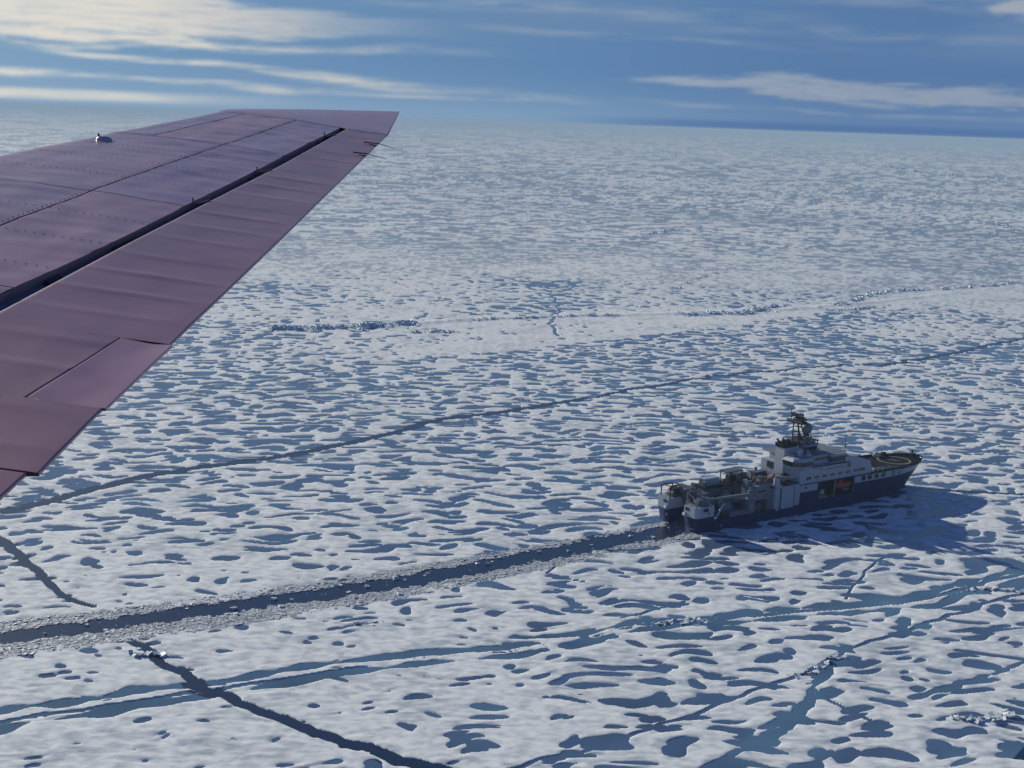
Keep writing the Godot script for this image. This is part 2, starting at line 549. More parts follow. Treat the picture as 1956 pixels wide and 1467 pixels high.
func grid_mesh(rads: PackedFloat32Array, angs: PackedFloat32Array, calc: Callable) -> ArrayMesh:
	var nr := rads.size()
	var na := angs.size()
	var vs := PackedVector3Array()
	var cs := PackedColorArray()
	var ns := PackedVector3Array()
	vs.resize(nr * na)
	cs.resize(nr * na)
	ns.resize(nr * na)
	var sn := PackedFloat32Array()
	var cn := PackedFloat32Array()
	for a in angs:
		sn.append(sin(a))
		cn.append(-cos(a))
	var k := 0
	for i in nr:
		var r := rads[i]
		for j in na:
			var x := r * sn[j]
			var z := r * cn[j]
			calc.call(x, z, r)
			vs[k] = Vector3(x, ice_y, z)
			cs[k] = ice_c
			k += 1
	var ix := PackedInt32Array()
	ix.resize((nr - 1) * (na - 1) * 6)
	k = 0
	for i in nr:
		var up := mini(i + 1, nr - 1) * na
		var dn := maxi(i - 1, 0) * na
		for j in na:
			var n := (vs[up + j] - vs[dn + j]).cross(vs[i * na + mini(j + 1, na - 1)] - vs[i * na + maxi(j - 1, 0)])
			ns[i * na + j] = n.normalized() if n.y > 0.0 else (-n).normalized()
			if i < nr - 1 and j < na - 1:
				var a := i * na + j
				ix[k] = a
				ix[k + 1] = a + na
				ix[k + 2] = a + na + 1
				ix[k + 3] = a
				ix[k + 4] = a + na + 1
				ix[k + 5] = a + 1
				k += 6
	var arr := []
	arr.resize(Mesh.ARRAY_MAX)
	arr[Mesh.ARRAY_VERTEX] = vs
	arr[Mesh.ARRAY_NORMAL] = ns
	arr[Mesh.ARRAY_COLOR] = cs
	arr[Mesh.ARRAY_INDEX] = ix
	var m := ArrayMesh.new()
	m.add_surface_from_arrays(Mesh.PRIMITIVE_TRIANGLES, arr)
	return m

func water_at(x: float, z: float, r: float) -> void:
	ice_y = 0.0
	var t := n_tone.get_noise_2d(x * 0.9, z * 0.9)
	var teal := smoothstep(0.05, 0.5, t + 0.0005 * x) * 0.7
	var key := floori(x / 16.0) * 4096 + floori(z / 16.0)
	if cells.has(key):
		for id in cells[key]:
			var s: PackedFloat32Array = seg[id]
			var kind := int(s[6])
			if kind == TWIN or kind == RIVER:
				var tt := clampf(((x - s[0]) * s[2] + (z - s[1]) * s[3]) * s[7], 0.0, 1.0)
				var d := Vector2(x - s[0] - s[2] * tt, z - s[1] - s[3] * tt).length()
				teal = maxf(teal, 0.55 * (1.0 - smoothstep(s[4] * 0.9, s[4] * 1.3 + 3.0, d)))
	ice_c = Color(0.072, 0.122, 0.215).lerp(Color(0.085, 0.175, 0.25), teal) * (1.0 + 0.35 * n_tone.get_noise_2d(x * 1.3 + 200.0, z * 1.3))

func ribbon(called: String, c: PackedVector2Array, w0: float, w1: float, y: float, label: String) -> void:
	var st := smooth()
	var n := c.size()
	for i in n - 1:
		var p := []
		for k in [i, i + 1]:
			var d := (c[mini(k + 1, n - 1)] - c[maxi(k - 1, 0)]).normalized()
			var o := Vector2(-d.y, d.x) * lerpf(w0, w1, float(k) / (n - 1))
			p.append(Vector3(c[k].x + o.x, y, c[k].y + o.y))
			p.append(Vector3(c[k].x - o.x, y, c[k].y - o.y))
		quad(st, p[0], p[1], p[3], p[2], Vector3.UP)
	var o := part(called, st, M.lead, self)
	tag(o, label, "", "", "structure")

func make_ice() -> void:
	n_pond = noise(1.0 / 4.8, 101)
	n_pond2 = noise(1.0 / 2.7, 102)
	n_cell = noise(1.0 / 5.0, 110, FastNoiseLite.TYPE_CELLULAR)
	n_cell.cellular_return_type = FastNoiseLite.RETURN_DISTANCE
	n_cell.cellular_distance_function = FastNoiseLite.DISTANCE_EUCLIDEAN
	n_size = noise(1.0 / 16.0, 111)
	n_warp = noise(1.0 / 24.0, 103)
	n_zone = noise(1.0 / 190.0, 104, FastNoiseLite.TYPE_SIMPLEX_SMOOTH, 2)
	n_micro = noise(1.0 / 4.2, 105, FastNoiseLite.TYPE_SIMPLEX_SMOOTH, 2)
	n_tone = noise(1.0 / 38.0, 106, FastNoiseLite.TYPE_SIMPLEX_SMOOTH, 3)
	n_jag = noise(1.0 / 5.0, 107, FastNoiseLite.TYPE_SIMPLEX_SMOOTH, 2)
	var chan := [[66, -421], [53, -411], [18, -386], [-24, -356], [-50, -340], [-74, -327], [-97, -314], [-119, -303], [-165, -276]]
	var c_chan := feature(chan, 5.4, 3.6, LEAD, 1.2)
	feature([[58, -414], [18, -385], [-24, -355], [-50, -339], [-74, -325], [-97, -313], [-119, -302], [-165, -275]], 9.5, 12.5, BRASH, 1.0)
	var lead_a := [[-210, -365], [-157, -405], [-142, -424], [-128, -448], [-106, -469], [-80, -490], [-45, -533], [-28, -560], [-6, -576], [20, -601], [37, -616]]
	var c_a := feature(lead_a, 2.5, 1.6, LEAD, 1.6)
	var c_a2 := feature([[37, -616], [99, -678], [155, -717], [199, -742]], 1.2, 0.9, LEAD, 5.0)
	var c_a3 := feature([[200, -733], [249, -778], [323, -854], [420, -940]], 1.5, 1.1, LEAD, 5.0)
	var c_b1 := feature([[-190, -420], [-150, -381], [-129, -354], [-119, -340], [-112, -332], [-104, -326]], 2.4, 0.8, LEAD, 1.5, 4.0)
	var c_b2 := feature([[-87, -304], [-81, -297], [-68, -283], [-61, -276], [-51, -269], [-38, -260], [-26, -252], [-12, -245], [10, -232], [30, -222]], 1.1, 2.1, LEAD, 1.6, 4.0)
	feature([[-160, -228], [-102, -260], [-85, -269], [-61, -280], [-47, -288], [-31, -295], [-12, -302], [8, -309]], 7.6, 4.0, TWIN, 1.5)
	feature([[-150, -233], [-102, -259], [-61, -279], [-31, -294]], 0.62, 0.55, LEAD, 1.0)
	feature([[-5, -241], [14, -254], [38, -272], [62, -292], [74, -303], [84, -314], [108, -334], [134, -354], [160, -372]], 0.5, 0.6, LEAD, 1.6, 4.0)
	feature([[59, -333], [82, -341], [100, -347], [116, -354], [135, -368], [150, -378], [180, -398]], 4.2, 7.0, TWIN, 1.5)
	feature([[35, -327], [59, -334], [82, -342], [100, -348], [116, -355], [135, -369], [150, -379], [180, -399]], 0.75, 0.85, LEAD, 1.0)
	feature([[22, -318], [35, -327], [52, -331]], 3.6, 4.2, TWIN, 1.0)
	var c_f := feature([[146, -474], [155, -471], [183, -469], [230, -466], [300, -470]], 0.9, 0.7, LEAD, 1.0)
	feature([[71, -290], [74, -283], [80, -274]], 0.5, 0.5, LEAD, 0.6, 3.0)
	feature([[84, -316], [80, -308], [73, -294], [64, -276], [52, -260], [38, -246]], 1.5, 2.0, RIVER, 1.5, 4.0)
	feature([[140, -322], [126, -311], [115, -302], [103, -294], [92, -288]], 2.2, 1.6, RIVER, 1.0, 4.0)
	var c_hole := feature([[107.8, -262.6], [112, -259.5], [118, -254], [126, -247]], 3.6, 6.0, LEAD, 0.3, 2.0)
	feature([[6, -381], [14, -372], [12, -364], [22, -358]], 0.3, 0.3, LEAD, 1.0, 3.0)
	feature([[48, -345], [38, -337], [30, -331]], 0.35, 0.35, LEAD, 1.0, 3.0)
	feature([[92, -352], [104, -376], [113, -390]], 0.3, 0.3, LEAD, 1.5, 4.0)
	feature([[27, -800], [24, -850], [30, -960], [10, -1100]], 0.8, 0.8, LEAD, 6.0)
	feature([[-141, -785], [-88, -808], [-27, -851], [40, -884], [112, -915], [191, -956], [274, -1021], [358, -1099]], 9.0, 9.0, RIDGE, 3.0)
	# the frame of the mesh: rings that keep about the same angle seen from the air
	var rads := PackedFloat32Array()
	var angs := PackedFloat32Array()
	var dip := deg_to_rad(29.5)
	while dip > deg_to_rad(0.20):
		rads.append(EYE / tan(dip))
		dip -= deg_to_rad(0.040)
	rads.append(60000.0)
	for i in 1081:
		angs.append(deg_to_rad(-26.0 + 52.0 * i / 1080.0))
	var m := grid_mesh(rads, angs, ice)
	var far := PackedFloat32Array()
	for a in range(26, 335, 4):
		far.append(deg_to_rad(a))
	far[far.size() - 1] = deg_to_rad(334.0)
	var rings := PackedFloat32Array()
	var rr := 3.0
	while rr < 60000.0:
		rings.append(rr)
		rr *= 1.13
	var outer := grid_mesh(rings, far, ice)
	var inner_r := PackedFloat32Array()
	for i in 30:
		inner_r.append(lerpf(3.0, rads[0], i / 29.0))
	var inner_a := PackedFloat32Array()
	for i in 53:
		inner_a.append(deg_to_rad(-26.0 + i))
	var inner := grid_mesh(inner_r, inner_a, ice)
	m.add_surface_from_arrays(Mesh.PRIMITIVE_TRIANGLES, outer.surface_get_arrays(0))
	m.add_surface_from_arrays(Mesh.PRIMITIVE_TRIANGLES, inner.surface_get_arrays(0))
	tag(put("sea_ice", m, M.snow, self), "white pack ice pitted with blue melt ponds out to the horizon", "", "", "structure")
	var wr := PackedFloat32Array()
	dip = deg_to_rad(40.0)
	while dip > deg_to_rad(3.0):
		wr.append(EYE / tan(dip))
		dip -= deg_to_rad(0.2)
	wr.append(60000.0)
	var wa := PackedFloat32Array()
	for i in 261:
		wa.append(deg_to_rad(-30.0 + 60.0 * i / 260.0))
	tag(put("melt_water", grid_mesh(wr, wa, water_at), M.water, self), "blue melt water standing in the ponds of the ice", "", "", "structure")
	ribbon("ship_channel_water", c_chan, 8.0, 6.0, 0.004, "dark open water in the broken channel behind the ship")
	ribbon("open_lead", c_a, 3.9, 2.8, 0.004, "long dark narrow lead curving from the wing's trailing edge to the middle")
	ribbon("open_lead", c_a2, 2.2, 1.8, 0.008, "thin dark lead carrying on to the right of the long curving lead")
	ribbon("open_lead", c_a3, 2.5, 2.0, 0.012, "thin dark lead running off the right edge above the ship")
	ribbon("open_lead", c_b1, 4.0, 1.6, 0.008, "short dark lead ending at the channel's far edge at the left")
	ribbon("open_lead", c_b2, 2.4, 3.8, 0.012, "dark crack running diagonally to the bottom edge below the channel")
	ribbon("open_lead", c_f, 1.6, 1.4, 0.012, "thin dark crack ahead of the ship's bow")
	ribbon("open_water_hole", c_hole, 5.6, 8.5, 0.008, "nearly black open water at the bottom right corner")

func ice_height(x: float, z: float) -> float:
	ice(x, z, Vector2(x, z).length())
	return maxf(ice_y, 0.0)

func ice_details() -> void:
	rng.seed = 77
	# brash: thousands of broken chips on both sides of the open strip
	var mid := curve([[58, -414], [18, -385], [-24, -355], [-50, -339], [-74, -325], [-97, -313], [-119, -302], [-165, -275]], 3.0, 0.0, 1)
	var total := mid.size() - 1
	for kind in 3:
		var st := flat()
		block(st, Vector3.ZERO, Vector3(1.0, 0.13, 0.7), Basis.from_euler(Vector3(0.05 * kind, 0, 0.06 * kind)), 0.26)
		st.generate_normals()
		var mm := MultiMesh.new()
		mm.transform_format = MultiMesh.TRANSFORM_3D
		mm.mesh = st.commit()
		var ts := []
		for i in 14000:
			var q := rng.randf() * total
			var j := mini(int(q), total - 1)
			var p := mid[j].lerp(mid[j + 1], q - j)
			var d := (mid[j + 1] - mid[j]).normalized()
			var w := lerpf(9.0, 12.5, q / total)
			var o := rng.randf_range(-w, w)
			var pos := p + Vector2(-d.y, d.x) * o
			ice(pos.x, pos.y, 300.0)
			if ice_y < -0.3 and rng.randf() < 0.995:
				continue
			if ice_y > 0.13 and rng.randf() < 0.8:
				continue
			var s := 0.25 + 1.0 * pow(rng.randf(), 4.0)
			var b := Basis.from_euler(Vector3(rng.randf_range(-0.16, 0.16), rng.randf() * TAU, rng.randf_range(-0.16, 0.16))).scaled(Vector3.ONE * s)
			ts.append(Transform3D(b, Vector3(pos.x, maxf(ice_y, 0.0) + 0.035 * s, pos.y)))
		mm.instance_count = ts.size()
		for i in ts.size():
			mm.set_instance_transform(i, ts[i])
		var o := MultiMeshInstance3D.new()
		o.multimesh = mm
		o.material_override = M.chips
		o.name = numbered("brash_ice", self)
		add_child(o, true)
		tag(o, ["broken ice chips floating along the ship's channel", "small ice rubble drifting between the chips of the channel", "crushed ice fragments scattered over the channel's edges"][kind], "", "", "stuff")
	# pressure ridges: heaped blocks in long lines
	ridge([[-143, -783], [-120, -790], [-88, -806], [-60, -826]], 210, 2.2, "ragged blue ridge of heaped ice blocks nearest the wing")
	ridge([[-60, -790], [-45, -796], [-34, -800]], 40, 1.7, "short clump of ice blocks just in front of the ragged ridge")
	ridge([[-27, -849], [10, -866], [40, -882], [80, -896]], 190, 1.2, "faint low ridge continuing the line in the middle of the picture")
	ridge([[112, -905], [128, -912], [146, -925]], 110, 2.2, "compact ice ridge above and left of the ship's mast")
	ridge([[150, -915], [170, -945], [196, -985]], 130, 2.4, "curved ice ridge beside a dark pond above the ship's mast")
	ridge([[220, -955], [240, -965], [262, -985]], 150, 1.7, "small rough ridge at the near side of the bright strip")
	ridge([[232, -985], [262, -1030], [300, -1090], [370, -1130], [440, -1190]], 260, 2.1, "long straight ridge at the far edge of the bright strip at right")
	ridge([[141, -1560], [165, -1620], [192, -1670]], 60, 2.6, "distant small ridge in the middle of the far ice")
	ridge([[698, -2100], [693, -1990], [682, -1850]], 90, 3.2, "distant ridge at the right edge of the picture")
	ridge([[1434, -5427], [1367, -4694], [1430, -4394], [1541, -4211]], 160, 9.0, "farthest bright ridge below the right horizon")
	ridge([[115, -1012], [149, -1125], [181, -1195]], 60, 1.6, "low ridge running away from the teal pond beyond the bright strip")
	heap([[66, -296], [74, -303], [82, -311]], 34, 0.9, "white ice rubble along the thin crack right of the bottom middle")
	heap([[40, -328], [47, -330], [56, -333]], 36, 0.85, "broken ice blocks at the end of the crack below the ship's stern")
	heap([[99, -277], [104, -277], [112, -280]], 44, 1.15, "large tilted ice slabs heaped near the bottom right corner")
	heap([[-86, -297], [-83, -296], [-78, -297]], 16, 1.2, "few bright tilted slabs below the channel at the left")
	heap([[-38, -321], [-34, -321], [-29, -323]], 14, 0.8, "little pile of ice left of the middle below the channel")
	heap([[130, -362], [138, -364], [146, -362]], 26, 0.9, "broken slabs beside the teal ponds at the right edge")
	for k in 26:
		var q: Vector2 = mid[rng.randi_range(4, mid.size() - 5)]
		var p := q + Vector2(rng.randf_range(-7, 7), rng.randf_range(-7, 7))
		var st := flat()
		var s := rng.randf_range(0.7, 1.5)
		block(st, Vector3.ZERO, Vector3(s, s * 0.5, s * 0.8), Basis.from_euler(Vector3(rng.randf_range(-0.4, 0.4), rng.randf() * TAU, rng.randf_range(-0.4, 0.4))), 0.2)
		var o := part("ice_chunk", st, M.ice_block, self)
		o.position = Vector3(p.x, 0.15, p.y)
		tag(o, "single white ice chunk floating in the ship's dark channel", "ice chunk", "white chunks in the channel")

func ridge(pts: Array, n: int, size: float, label: String) -> void:
	var c := curve(pts, 4.0, 3.0, n)
	var st := flat()
	var o := c[c.size() / 2]
	for i in n * 3:
		var q := rng.randf() * (c.size() - 1)
		var j := mini(int(q), c.size() - 2)
		var p := c[j].lerp(c[j + 1], q - j)
		var dv := (c[j + 1] - c[j]).normalized()
		var off := rng.randfn(0.0, 1.0) * size * 1.5
		p += Vector2(-dv.y, dv.x) * off
		var clump := 0.35 + 0.65 * smoothstep(-0.3, 0.5, n_warp.get_noise_2d(p.x * 1.6, p.y * 1.6))
		var s := size * rng.randf_range(0.25, 0.85) * clump
		var y := ice_height(p.x, p.y) + size * 0.40 * clump * exp(-pow(off / (size * 1.6), 2.0)) * rng.randf_range(0.1, 1.5)
		block(st, Vector3(p.x - o.x, y, p.y - o.y), Vector3(s * 1.3, s * 0.45, s), Basis.from_euler(Vector3(rng.randf_range(-0.9, 0.9), rng.randf() * TAU, rng.randf_range(-0.9, 0.9))), 0.18)
	var m := part("ice_ridge", st, M.ridge_ice, self)
	m.position = Vector3(o.x, 0, o.y)
	tag(m, label, "ice ridge")

func heap(pts: Array, n: int, size: float, label: String) -> void:
	var c := curve(pts, 1.0, 0.5, n)
	var o := c[c.size() / 2]
	var root := base("ice_rubble", Vector3(o.x, 0, o.y))
	tag(root, label, "ice rubble")
	for i in n:
		var q := rng.randf() * (c.size() - 1)
		var j := mini(int(q), c.size() - 2)
		var p := c[j].lerp(c[j + 1], q - j) + Vector2(rng.randfn(0, 0.9), rng.randfn(0, 0.9)) * size
		var s := size * rng.randf_range(0.35, 1.1)
		var st := flat()
		block(st, Vector3.ZERO, Vector3(s * 1.5, s * 0.26, s), Basis.from_euler(Vector3(rng.randf_range(-0.5, 0.5), rng.randf() * TAU, rng.randf_range(-0.5, 0.5))), 0.16)
		var b := part("ice_block", st, M.ice_block, root)
		b.position = Vector3(p.x - o.x, ice_height(p.x, p.y) + s * rng.randf_range(0.05, 0.35), p.y - o.y)

# ------------------------------------------------------------------ the ship
var ship: Node3D

func hull_edge(y: float, x: float) -> float:
	# half the hull's width at height y and length x (0 is the stern)
	var stem := lerpf(109.0, 115.8, clampf(y / 9.8, -0.2, 1.0))
	var full := lerpf(72.0, 90.0, clampf(y / 9.8, 0.0, 1.0))
	var b := lerpf(9.0, 9.2, clampf(y / 4.0, 0.0, 1.0))
	if x > full:
		var t := clampf((x - full) / (stem - full), 0.0, 1.0)
		b *= pow(1.0 - pow(t, 2.1), lerpf(0.85, 0.62, clampf(y / 9.8, 0.0, 1.0)))
	if x < 4.0:
		b *= 1.0 - 0.10 * pow((4.0 - x) / 5.0, 2.0)
	return b

func hull_side(st: SurfaceTool, xs: Array, y0: float, y1: float, side: float, out := 0.0) -> void:
	for i in xs.size() - 1:
		var p := []
		for e in [[xs[i], y0], [xs[i + 1], y0], [xs[i + 1], y1], [xs[i], y1]]:
			var x: float = e[0]
			if x > 100.0:                     # the last stations lean with the stem
				var stem := lerpf(109.0, 115.8, clampf(e[1] / 9.8, -0.2, 1.0))
				x = 100.0 + (x - 100.0) * (stem - 100.0) / 15.8
			p.append(Vector3(x, e[1], side * (hull_edge(e[1], x) + out)))
		quad(st, p[0], p[1], p[2], p[3], Vector3(0.0, 0, side))

func steps(a: float, b: float, n: int) -> Array:
	var r := []
	for i in n + 1:
		r.append(lerpf(a, b, float(i) / n))
	return r

func bow_steps(a: float) -> Array:
	var r := steps(a, 98.0, maxi(2, int((98.0 - a) / 4.0)))
	r.append_array([100.0, 102.0, 104.0, 106.0, 108.0, 110.0, 111.5, 113.0, 114.0, 114.8, 115.4, 115.8])
	return r

func windows_row(xs: Array, w: float, y0: float, y1: float, z: float, parent: Node) -> void:
	for x in xs:
		var st := flat()
		box(st, x, x + w, y0, y1, z - 0.05, z + 0.03)
		part("window", st, M.glass, parent)

func rail(st: SurfaceTool, pts: Array, h: float) -> void:
	for i in pts.size() - 1:
		var a: Vector3 = pts[i]
		var b: Vector3 = pts[i + 1]
		for k in [0.5, 1.0]:
			tube(st, a + Vector3(0, h * k, 0), b + Vector3(0, h * k, 0), 0.04, 0.04, 4)
		var n := maxi(1, int(a.distance_to(b) / 1.6))
		for j in n + 1:
			var p := a.lerp(b, float(j) / n)
			tube(st, p, p + Vector3(0, h, 0), 0.04, 0.04, 4)

func make_ship() -> void:
	ship = base("research_ship", Vector3(53.55, 0, -414.0), deg_to_rad(35.0156))
	tag(ship, "navy hulled white topped icebreaker breaking a channel through the pack ice", "ship")
	# hull
	var st := smooth()
	for side in [-1.0, 1.0]:
		var xs := steps(1.0, 45.0, 14)
		hull_side(st, xs, -1.5, 1.0, side)
		hull_side(st, xs, 1.0, 3.0, side)
		for y in [[-1.5, 0.0], [0.0, 1.5], [1.5, 3.0], [3.0, 4.4]]:
			hull_side(st, [45.0, 49.0, 53.2], y[0], y[1], side)
			hull_side(st, steps(53.2, 71.4, 6), y[0], y[1], side)
			hull_side(st, bow_steps(71.4), y[0], y[1], side)
		for y in [[4.4, 6.0], [6.0, 7.65]]:
			hull_side(st, [45.0, 49.0, 53.2], y[0], y[1], side)
			hull_side(st, bow_steps(71.4), y[0], y[1], side)
		hull_side(st, steps(3.0, 45.0, 14), 3.0, 3.7, side)
	# transom and the slipway cut into it
	for side in [-1.0, 1.0]:
		quad(st, Vector3(1.0, -1.5, side * 8.7), Vector3(1.0, -1.5, side * 3.6), Vector3(-0.6, 5.0, side * 3.6), Vector3(-0.6, 5.0, side * 8.5), Vector3(-1, 0, 0))
		quad(st, Vector3(1.0, -1.5, side * 8.7), Vector3(5.0, -1.5, side * 9.0), Vector3(6.8, 5.0, side * 9.2), Vector3(-0.6, 5.0, side * 8.5), Vector3(0, 0, side))
		quad(st, Vector3(1.0, -1.5, side * 3.6), Vector3(9.0, -1.5, side * 3.6), Vector3(9.0, 5.0, side * 3.6), Vector3(-0.6, 5.0, side * 3.6), Vector3(0, 0, -side))
	part("hull", st, M.navy, ship)
	st = flat()
	quad(st, Vector3(0.9, 0.3, -3.6), Vector3(0.9, 0.3, 3.6), Vector3(9.0, 2.95, 3.6), Vector3(9.0, 2.95, -3.6), Vector3(0, 1, 0))
	quad(st, Vector3(0.9, 0.3, -3.6), Vector3(0.9, 0.3, 3.6), Vector3(1.1, -1.5, 3.6), Vector3(1.1, -1.5, -3.6), Vector3(-1, 0, 0))
	part("stern_ramp", st, M.steel, ship)
	st = flat()
	box(st, 7.0, 46.0, 2.6, 3.0, -9.1, 9.1)
	part("working_deck", st, M.work_deck, ship)
	# white band round the bow and abaft the boat bay
	st = smooth()
	for side in [-1.0, 1.0]:
		hull_side(st, bow_steps(71.4), 7.65, 9.9, side)
	part("hull_band", st, M.white, ship)
	for side in [-1.0, 1.0]:
		st = smooth()
		hull_side(st, [45.0, 49.0, 53.2], 7.65, 10.2, side)
		part("hull_band", st, M.white, ship)
	st = smooth()
	for side in [-1.0, 1.0]:
		hull_side(st, bow_steps(79.5), 9.9, 10.55, side, 0.12)
		hull_side(st, bow_steps(79.5), 9.9, 10.55, side, -0.1)
	part("bow_rim", st, M.dark, ship)
	# boat bay: floor, back wall, posts
	st = flat()
	box(st, 53.2, 71.4, 4.2, 4.5, -9.15, 9.15)
	box(st, 53.4, 71.2, 4.5, 10.2, -5.2, 5.2)
	part("boat_bay", st, M.dark, ship)
	for x in [61.6, 71.1]:
		st = flat()
		box(st, x, x + 0.45, 4.5, 10.2, 8.55, 9.05)
		part("bay_post", st, M.grey, ship)
	st = flat()
	tube(st, Vector3(59.8, 4.8, 9.3), Vector3(61.4, 4.4, 9.4), 0.12)
	tube(st, Vector3(58.6, 5.4, 9.3), Vector3(59.8, 4.8, 9.3), 0.12)
	part("boarding_ladder", st, M.grey, ship)
	st = flat()
	box(st, 49.6, 52.6, 7.9, 10.0, 9.1, 9.32)
	part("hull_door", st, M.white, ship)
	windows_row([47.2], 0.9, 8.6, 9.4, 9.23, ship)
	st = flat()
	box(st, 10.2, 10.8, 1.2, 1.7, hull_edge(1.4, 10.5) - 0.1, hull_edge(1.4, 10.5) + 0.05)
	part("thruster_mark", st, M.white, ship)
	for k in 5:
		st = flat()
		box(st, 98.0 + k * 0.9, 98.35 + k * 0.9, 2.2, 2.6, hull_edge(2.4, 98.2 + k * 0.9) - 0.3, hull_edge(2.4, 98.2 + k * 0.9) + 0.06)
		part("draught_mark", st, M.grey, ship)
	# bow windows and marks
	for x in [74.6, 77.7, 81.2, 84.7]:
		st = flat()
		box(st, x, x + 2.1, 8.15, 9.75, hull_edge(9.0, x + 1.0) - 0.2, hull_edge(9.0, x + 1.0) + 0.05)
		part("mooring_port", st, M.glass, ship)
	st = flat()
	var ez := hull_edge(8.8, 91.0)
	tube(st, Vector3(91.0, 8.8, ez - 0.2), Vector3(91.0, 8.8, ez + 0.06), 0.85, 0.85, 16)
	part("emblem", st, M.navy, ship)
	st = flat()
	tube(st, Vector3(91.0, 8.8, ez), Vector3(91.0, 8.8, ez + 0.09), 0.45, 0.45, 16)
	part("emblem_centre", st, M.white, ship)
	st = flat()
	ez = hull_edge(8.8, 94.0)
	box(st, 93.5, 94.8, 8.2, 9.4, ez - 0.4, ez + 0.05)
	part("square_mark", st, M.container, ship)
	# helideck on the bow
	var deck := []
	for x in [80.0, 84.0, 88.0, 92.0, 96.0, 99.0, 102.0, 104.0, 106.0, 108.0, 110.0, 112.0, 113.5, 114.6]:
		deck.append(Vector2(x, hull_edge(9.8, x) - 0.05))
	for i in range(13, -1, -1):
		deck.append(Vector2(deck[i].x, -deck[i].y))
	st = flat()
	prism(st, deck, 9.6, 9.9)
	part("foredeck", st, M.deck, ship)
	st = flat()
	for i in 40:
		var t0 := TAU * i / 40.0
		var t1 := TAU * (i + 1) / 40.0
		var c := Vector3(102.6, 9.925, -0.5)
		quad(st, c + Vector3(cos(t0), 0, sin(t0)) * 5.35, c + Vector3(cos(t0), 0, sin(t0)) * 5.95, c + Vector3(cos(t1), 0, sin(t1)) * 5.95, c + Vector3(cos(t1), 0, sin(t1)) * 5.35, Vector3.UP)
	part("landing_circle", st, M.yellow, ship)
	st = flat()
	for k in [-1.0, 1.0]:
		quad(st, Vector3(101.0, 9.93, -0.5 + k * 0.9), Vector3(104.2, 9.93, -0.5 + k * 0.9), Vector3(104.2, 9.93, -0.5 + k * 1.25), Vector3(101.0, 9.93, -0.5 + k * 1.25), Vector3.UP)
	quad(st, Vector3(102.4, 9.93, -1.4), Vector3(102.8, 9.93, -1.4), Vector3(102.8, 9.93, 0.4), Vector3(102.4, 9.93, 0.4), Vector3.UP)
	part("landing_letter", st, M.grey, ship)
	st = flat()
	for k in 3:
		var z := 3.6 + k * 1.2
		quad(st, Vector3(82.0 + k, 9.93, z), Vector3(95.5 + k * 0.6, 9.93, z + 0.4), Vector3(95.5 + k * 0.6, 9.93, z + 0.65), Vector3(82.0 + k, 9.93, z + 0.25), Vector3.UP)
	part("deck_line", st, M.grey, ship)
	st = flat()
	rail(st, [Vector3(108.5, 10.5, -5.0), Vector3(111.5, 10.5, -3.9), Vector3(113.6, 10.5, -2.4), Vector3(115.2, 10.5, 0.0), Vector3(113.8, 10.5, 2.3)], 1.1)
	part("bow_rail", st, M.dark, ship)
	st = flat()
	box(st, 111.4, 113.2, 9.9, 11.4, -1.2, 0.6)
	tube(st, Vector3(112.2, 11.4, -0.3), Vector3(112.2, 12.6, -0.3), 0.3)
	part("bow_winch", st, M.dark, ship)
	st = smooth()
	for i in 10:
		var t0 := PI * i / 10.0
		var t1 := PI * (i + 1) / 10.0
		quad(st, Vector3(101.4 - cos(t0) * 1.7, 9.9 + sin(t0) * 1.5, -8.0), Vector3(101.4 - cos(t1) * 1.7, 9.9 + sin(t1) * 1.5, -8.0), Vector3(101.4 - cos(t1) * 1.7, 9.9 + sin(t1) * 1.5, -6.6), Vector3(101.4 - cos(t0) * 1.7, 9.9 + sin(t0) * 1.5, -6.6), Vector3(-cos((t0 + t1) / 2), sin((t0 + t1) / 2), 0))
		tri(st, Vector3(101.4, 9.9, -6.6), Vector3(101.4 - cos(t0) * 1.7, 9.9 + sin(t0) * 1.5, -6.6), Vector3(101.4 - cos(t1) * 1.7, 9.9 + sin(t1) * 1.5, -6.6), Vector3(0, 0, 1))
	part("rope_locker", st, M.cream, ship)
	st = flat()
	box(st, 103.4, 105.4, 9.9, 11.2, -7.4, -6.4)
	part("windlass", st, M.dark, ship)
	for e in [[82.6, 6.9], [84.6, 7.7], [86.0, 8.2]]:
		st = flat()
		box(st, e[0], e[0] + 0.9, 9.9, 10.9, e[1] - 0.5, e[1] + 0.4)
		part("deck_locker", st, M.cream if e[0] < 84.0 else M.grey, ship)
	# superstructure: long deckhouse with a raked front
	st = flat()
	side_prism(st, [Vector2(44.6, 10.25), Vector2(80.4, 10.25), Vector2(79.9, 11.6), Vector2(78.6, 14.7), Vector2(70.0, 17.4), Vector2(66.0, 17.4), Vector2(66.0, 15.6), Vector2(44.6, 15.6)], -8.9, 9.0)
	part("deckhouse", st, M.white, ship)
	st = flat()
	box(st, 44.6, 80.6, 10.05, 10.28, -9.3, 9.32)
	part("deckhouse_sill", st, M.navy, ship)
	windows_row([47.7, 51.5, 55.3, 59.0, 62.8, 66.6, 70.4], 2.2, 11.6, 12.45, 9.0, ship)
	windows_row([73.0], 3.2, 11.65, 12.55, 9.0, ship)
	windows_row([67.2], 1.8, 13.6, 15.0, 9.0, ship)
	windows_row([54.2], 0.7, 14.2, 14.9, 9.0, ship)
	windows_row([44.9], 0.9, 14.9, 15.3, 9.0, ship)
	st = flat()
	box(st, 57.0, 65.5, 14.25, 14.4, 8.95, 9.2)
	part("handrail", st, M.grey, ship)
	# aft face of the deckhouse with its doorways
	st = flat()
	box(st, 44.4, 44.62, 10.6, 12.8, 2.0, 4.0)
	part("door", st, M.dark, ship)
	st = flat()
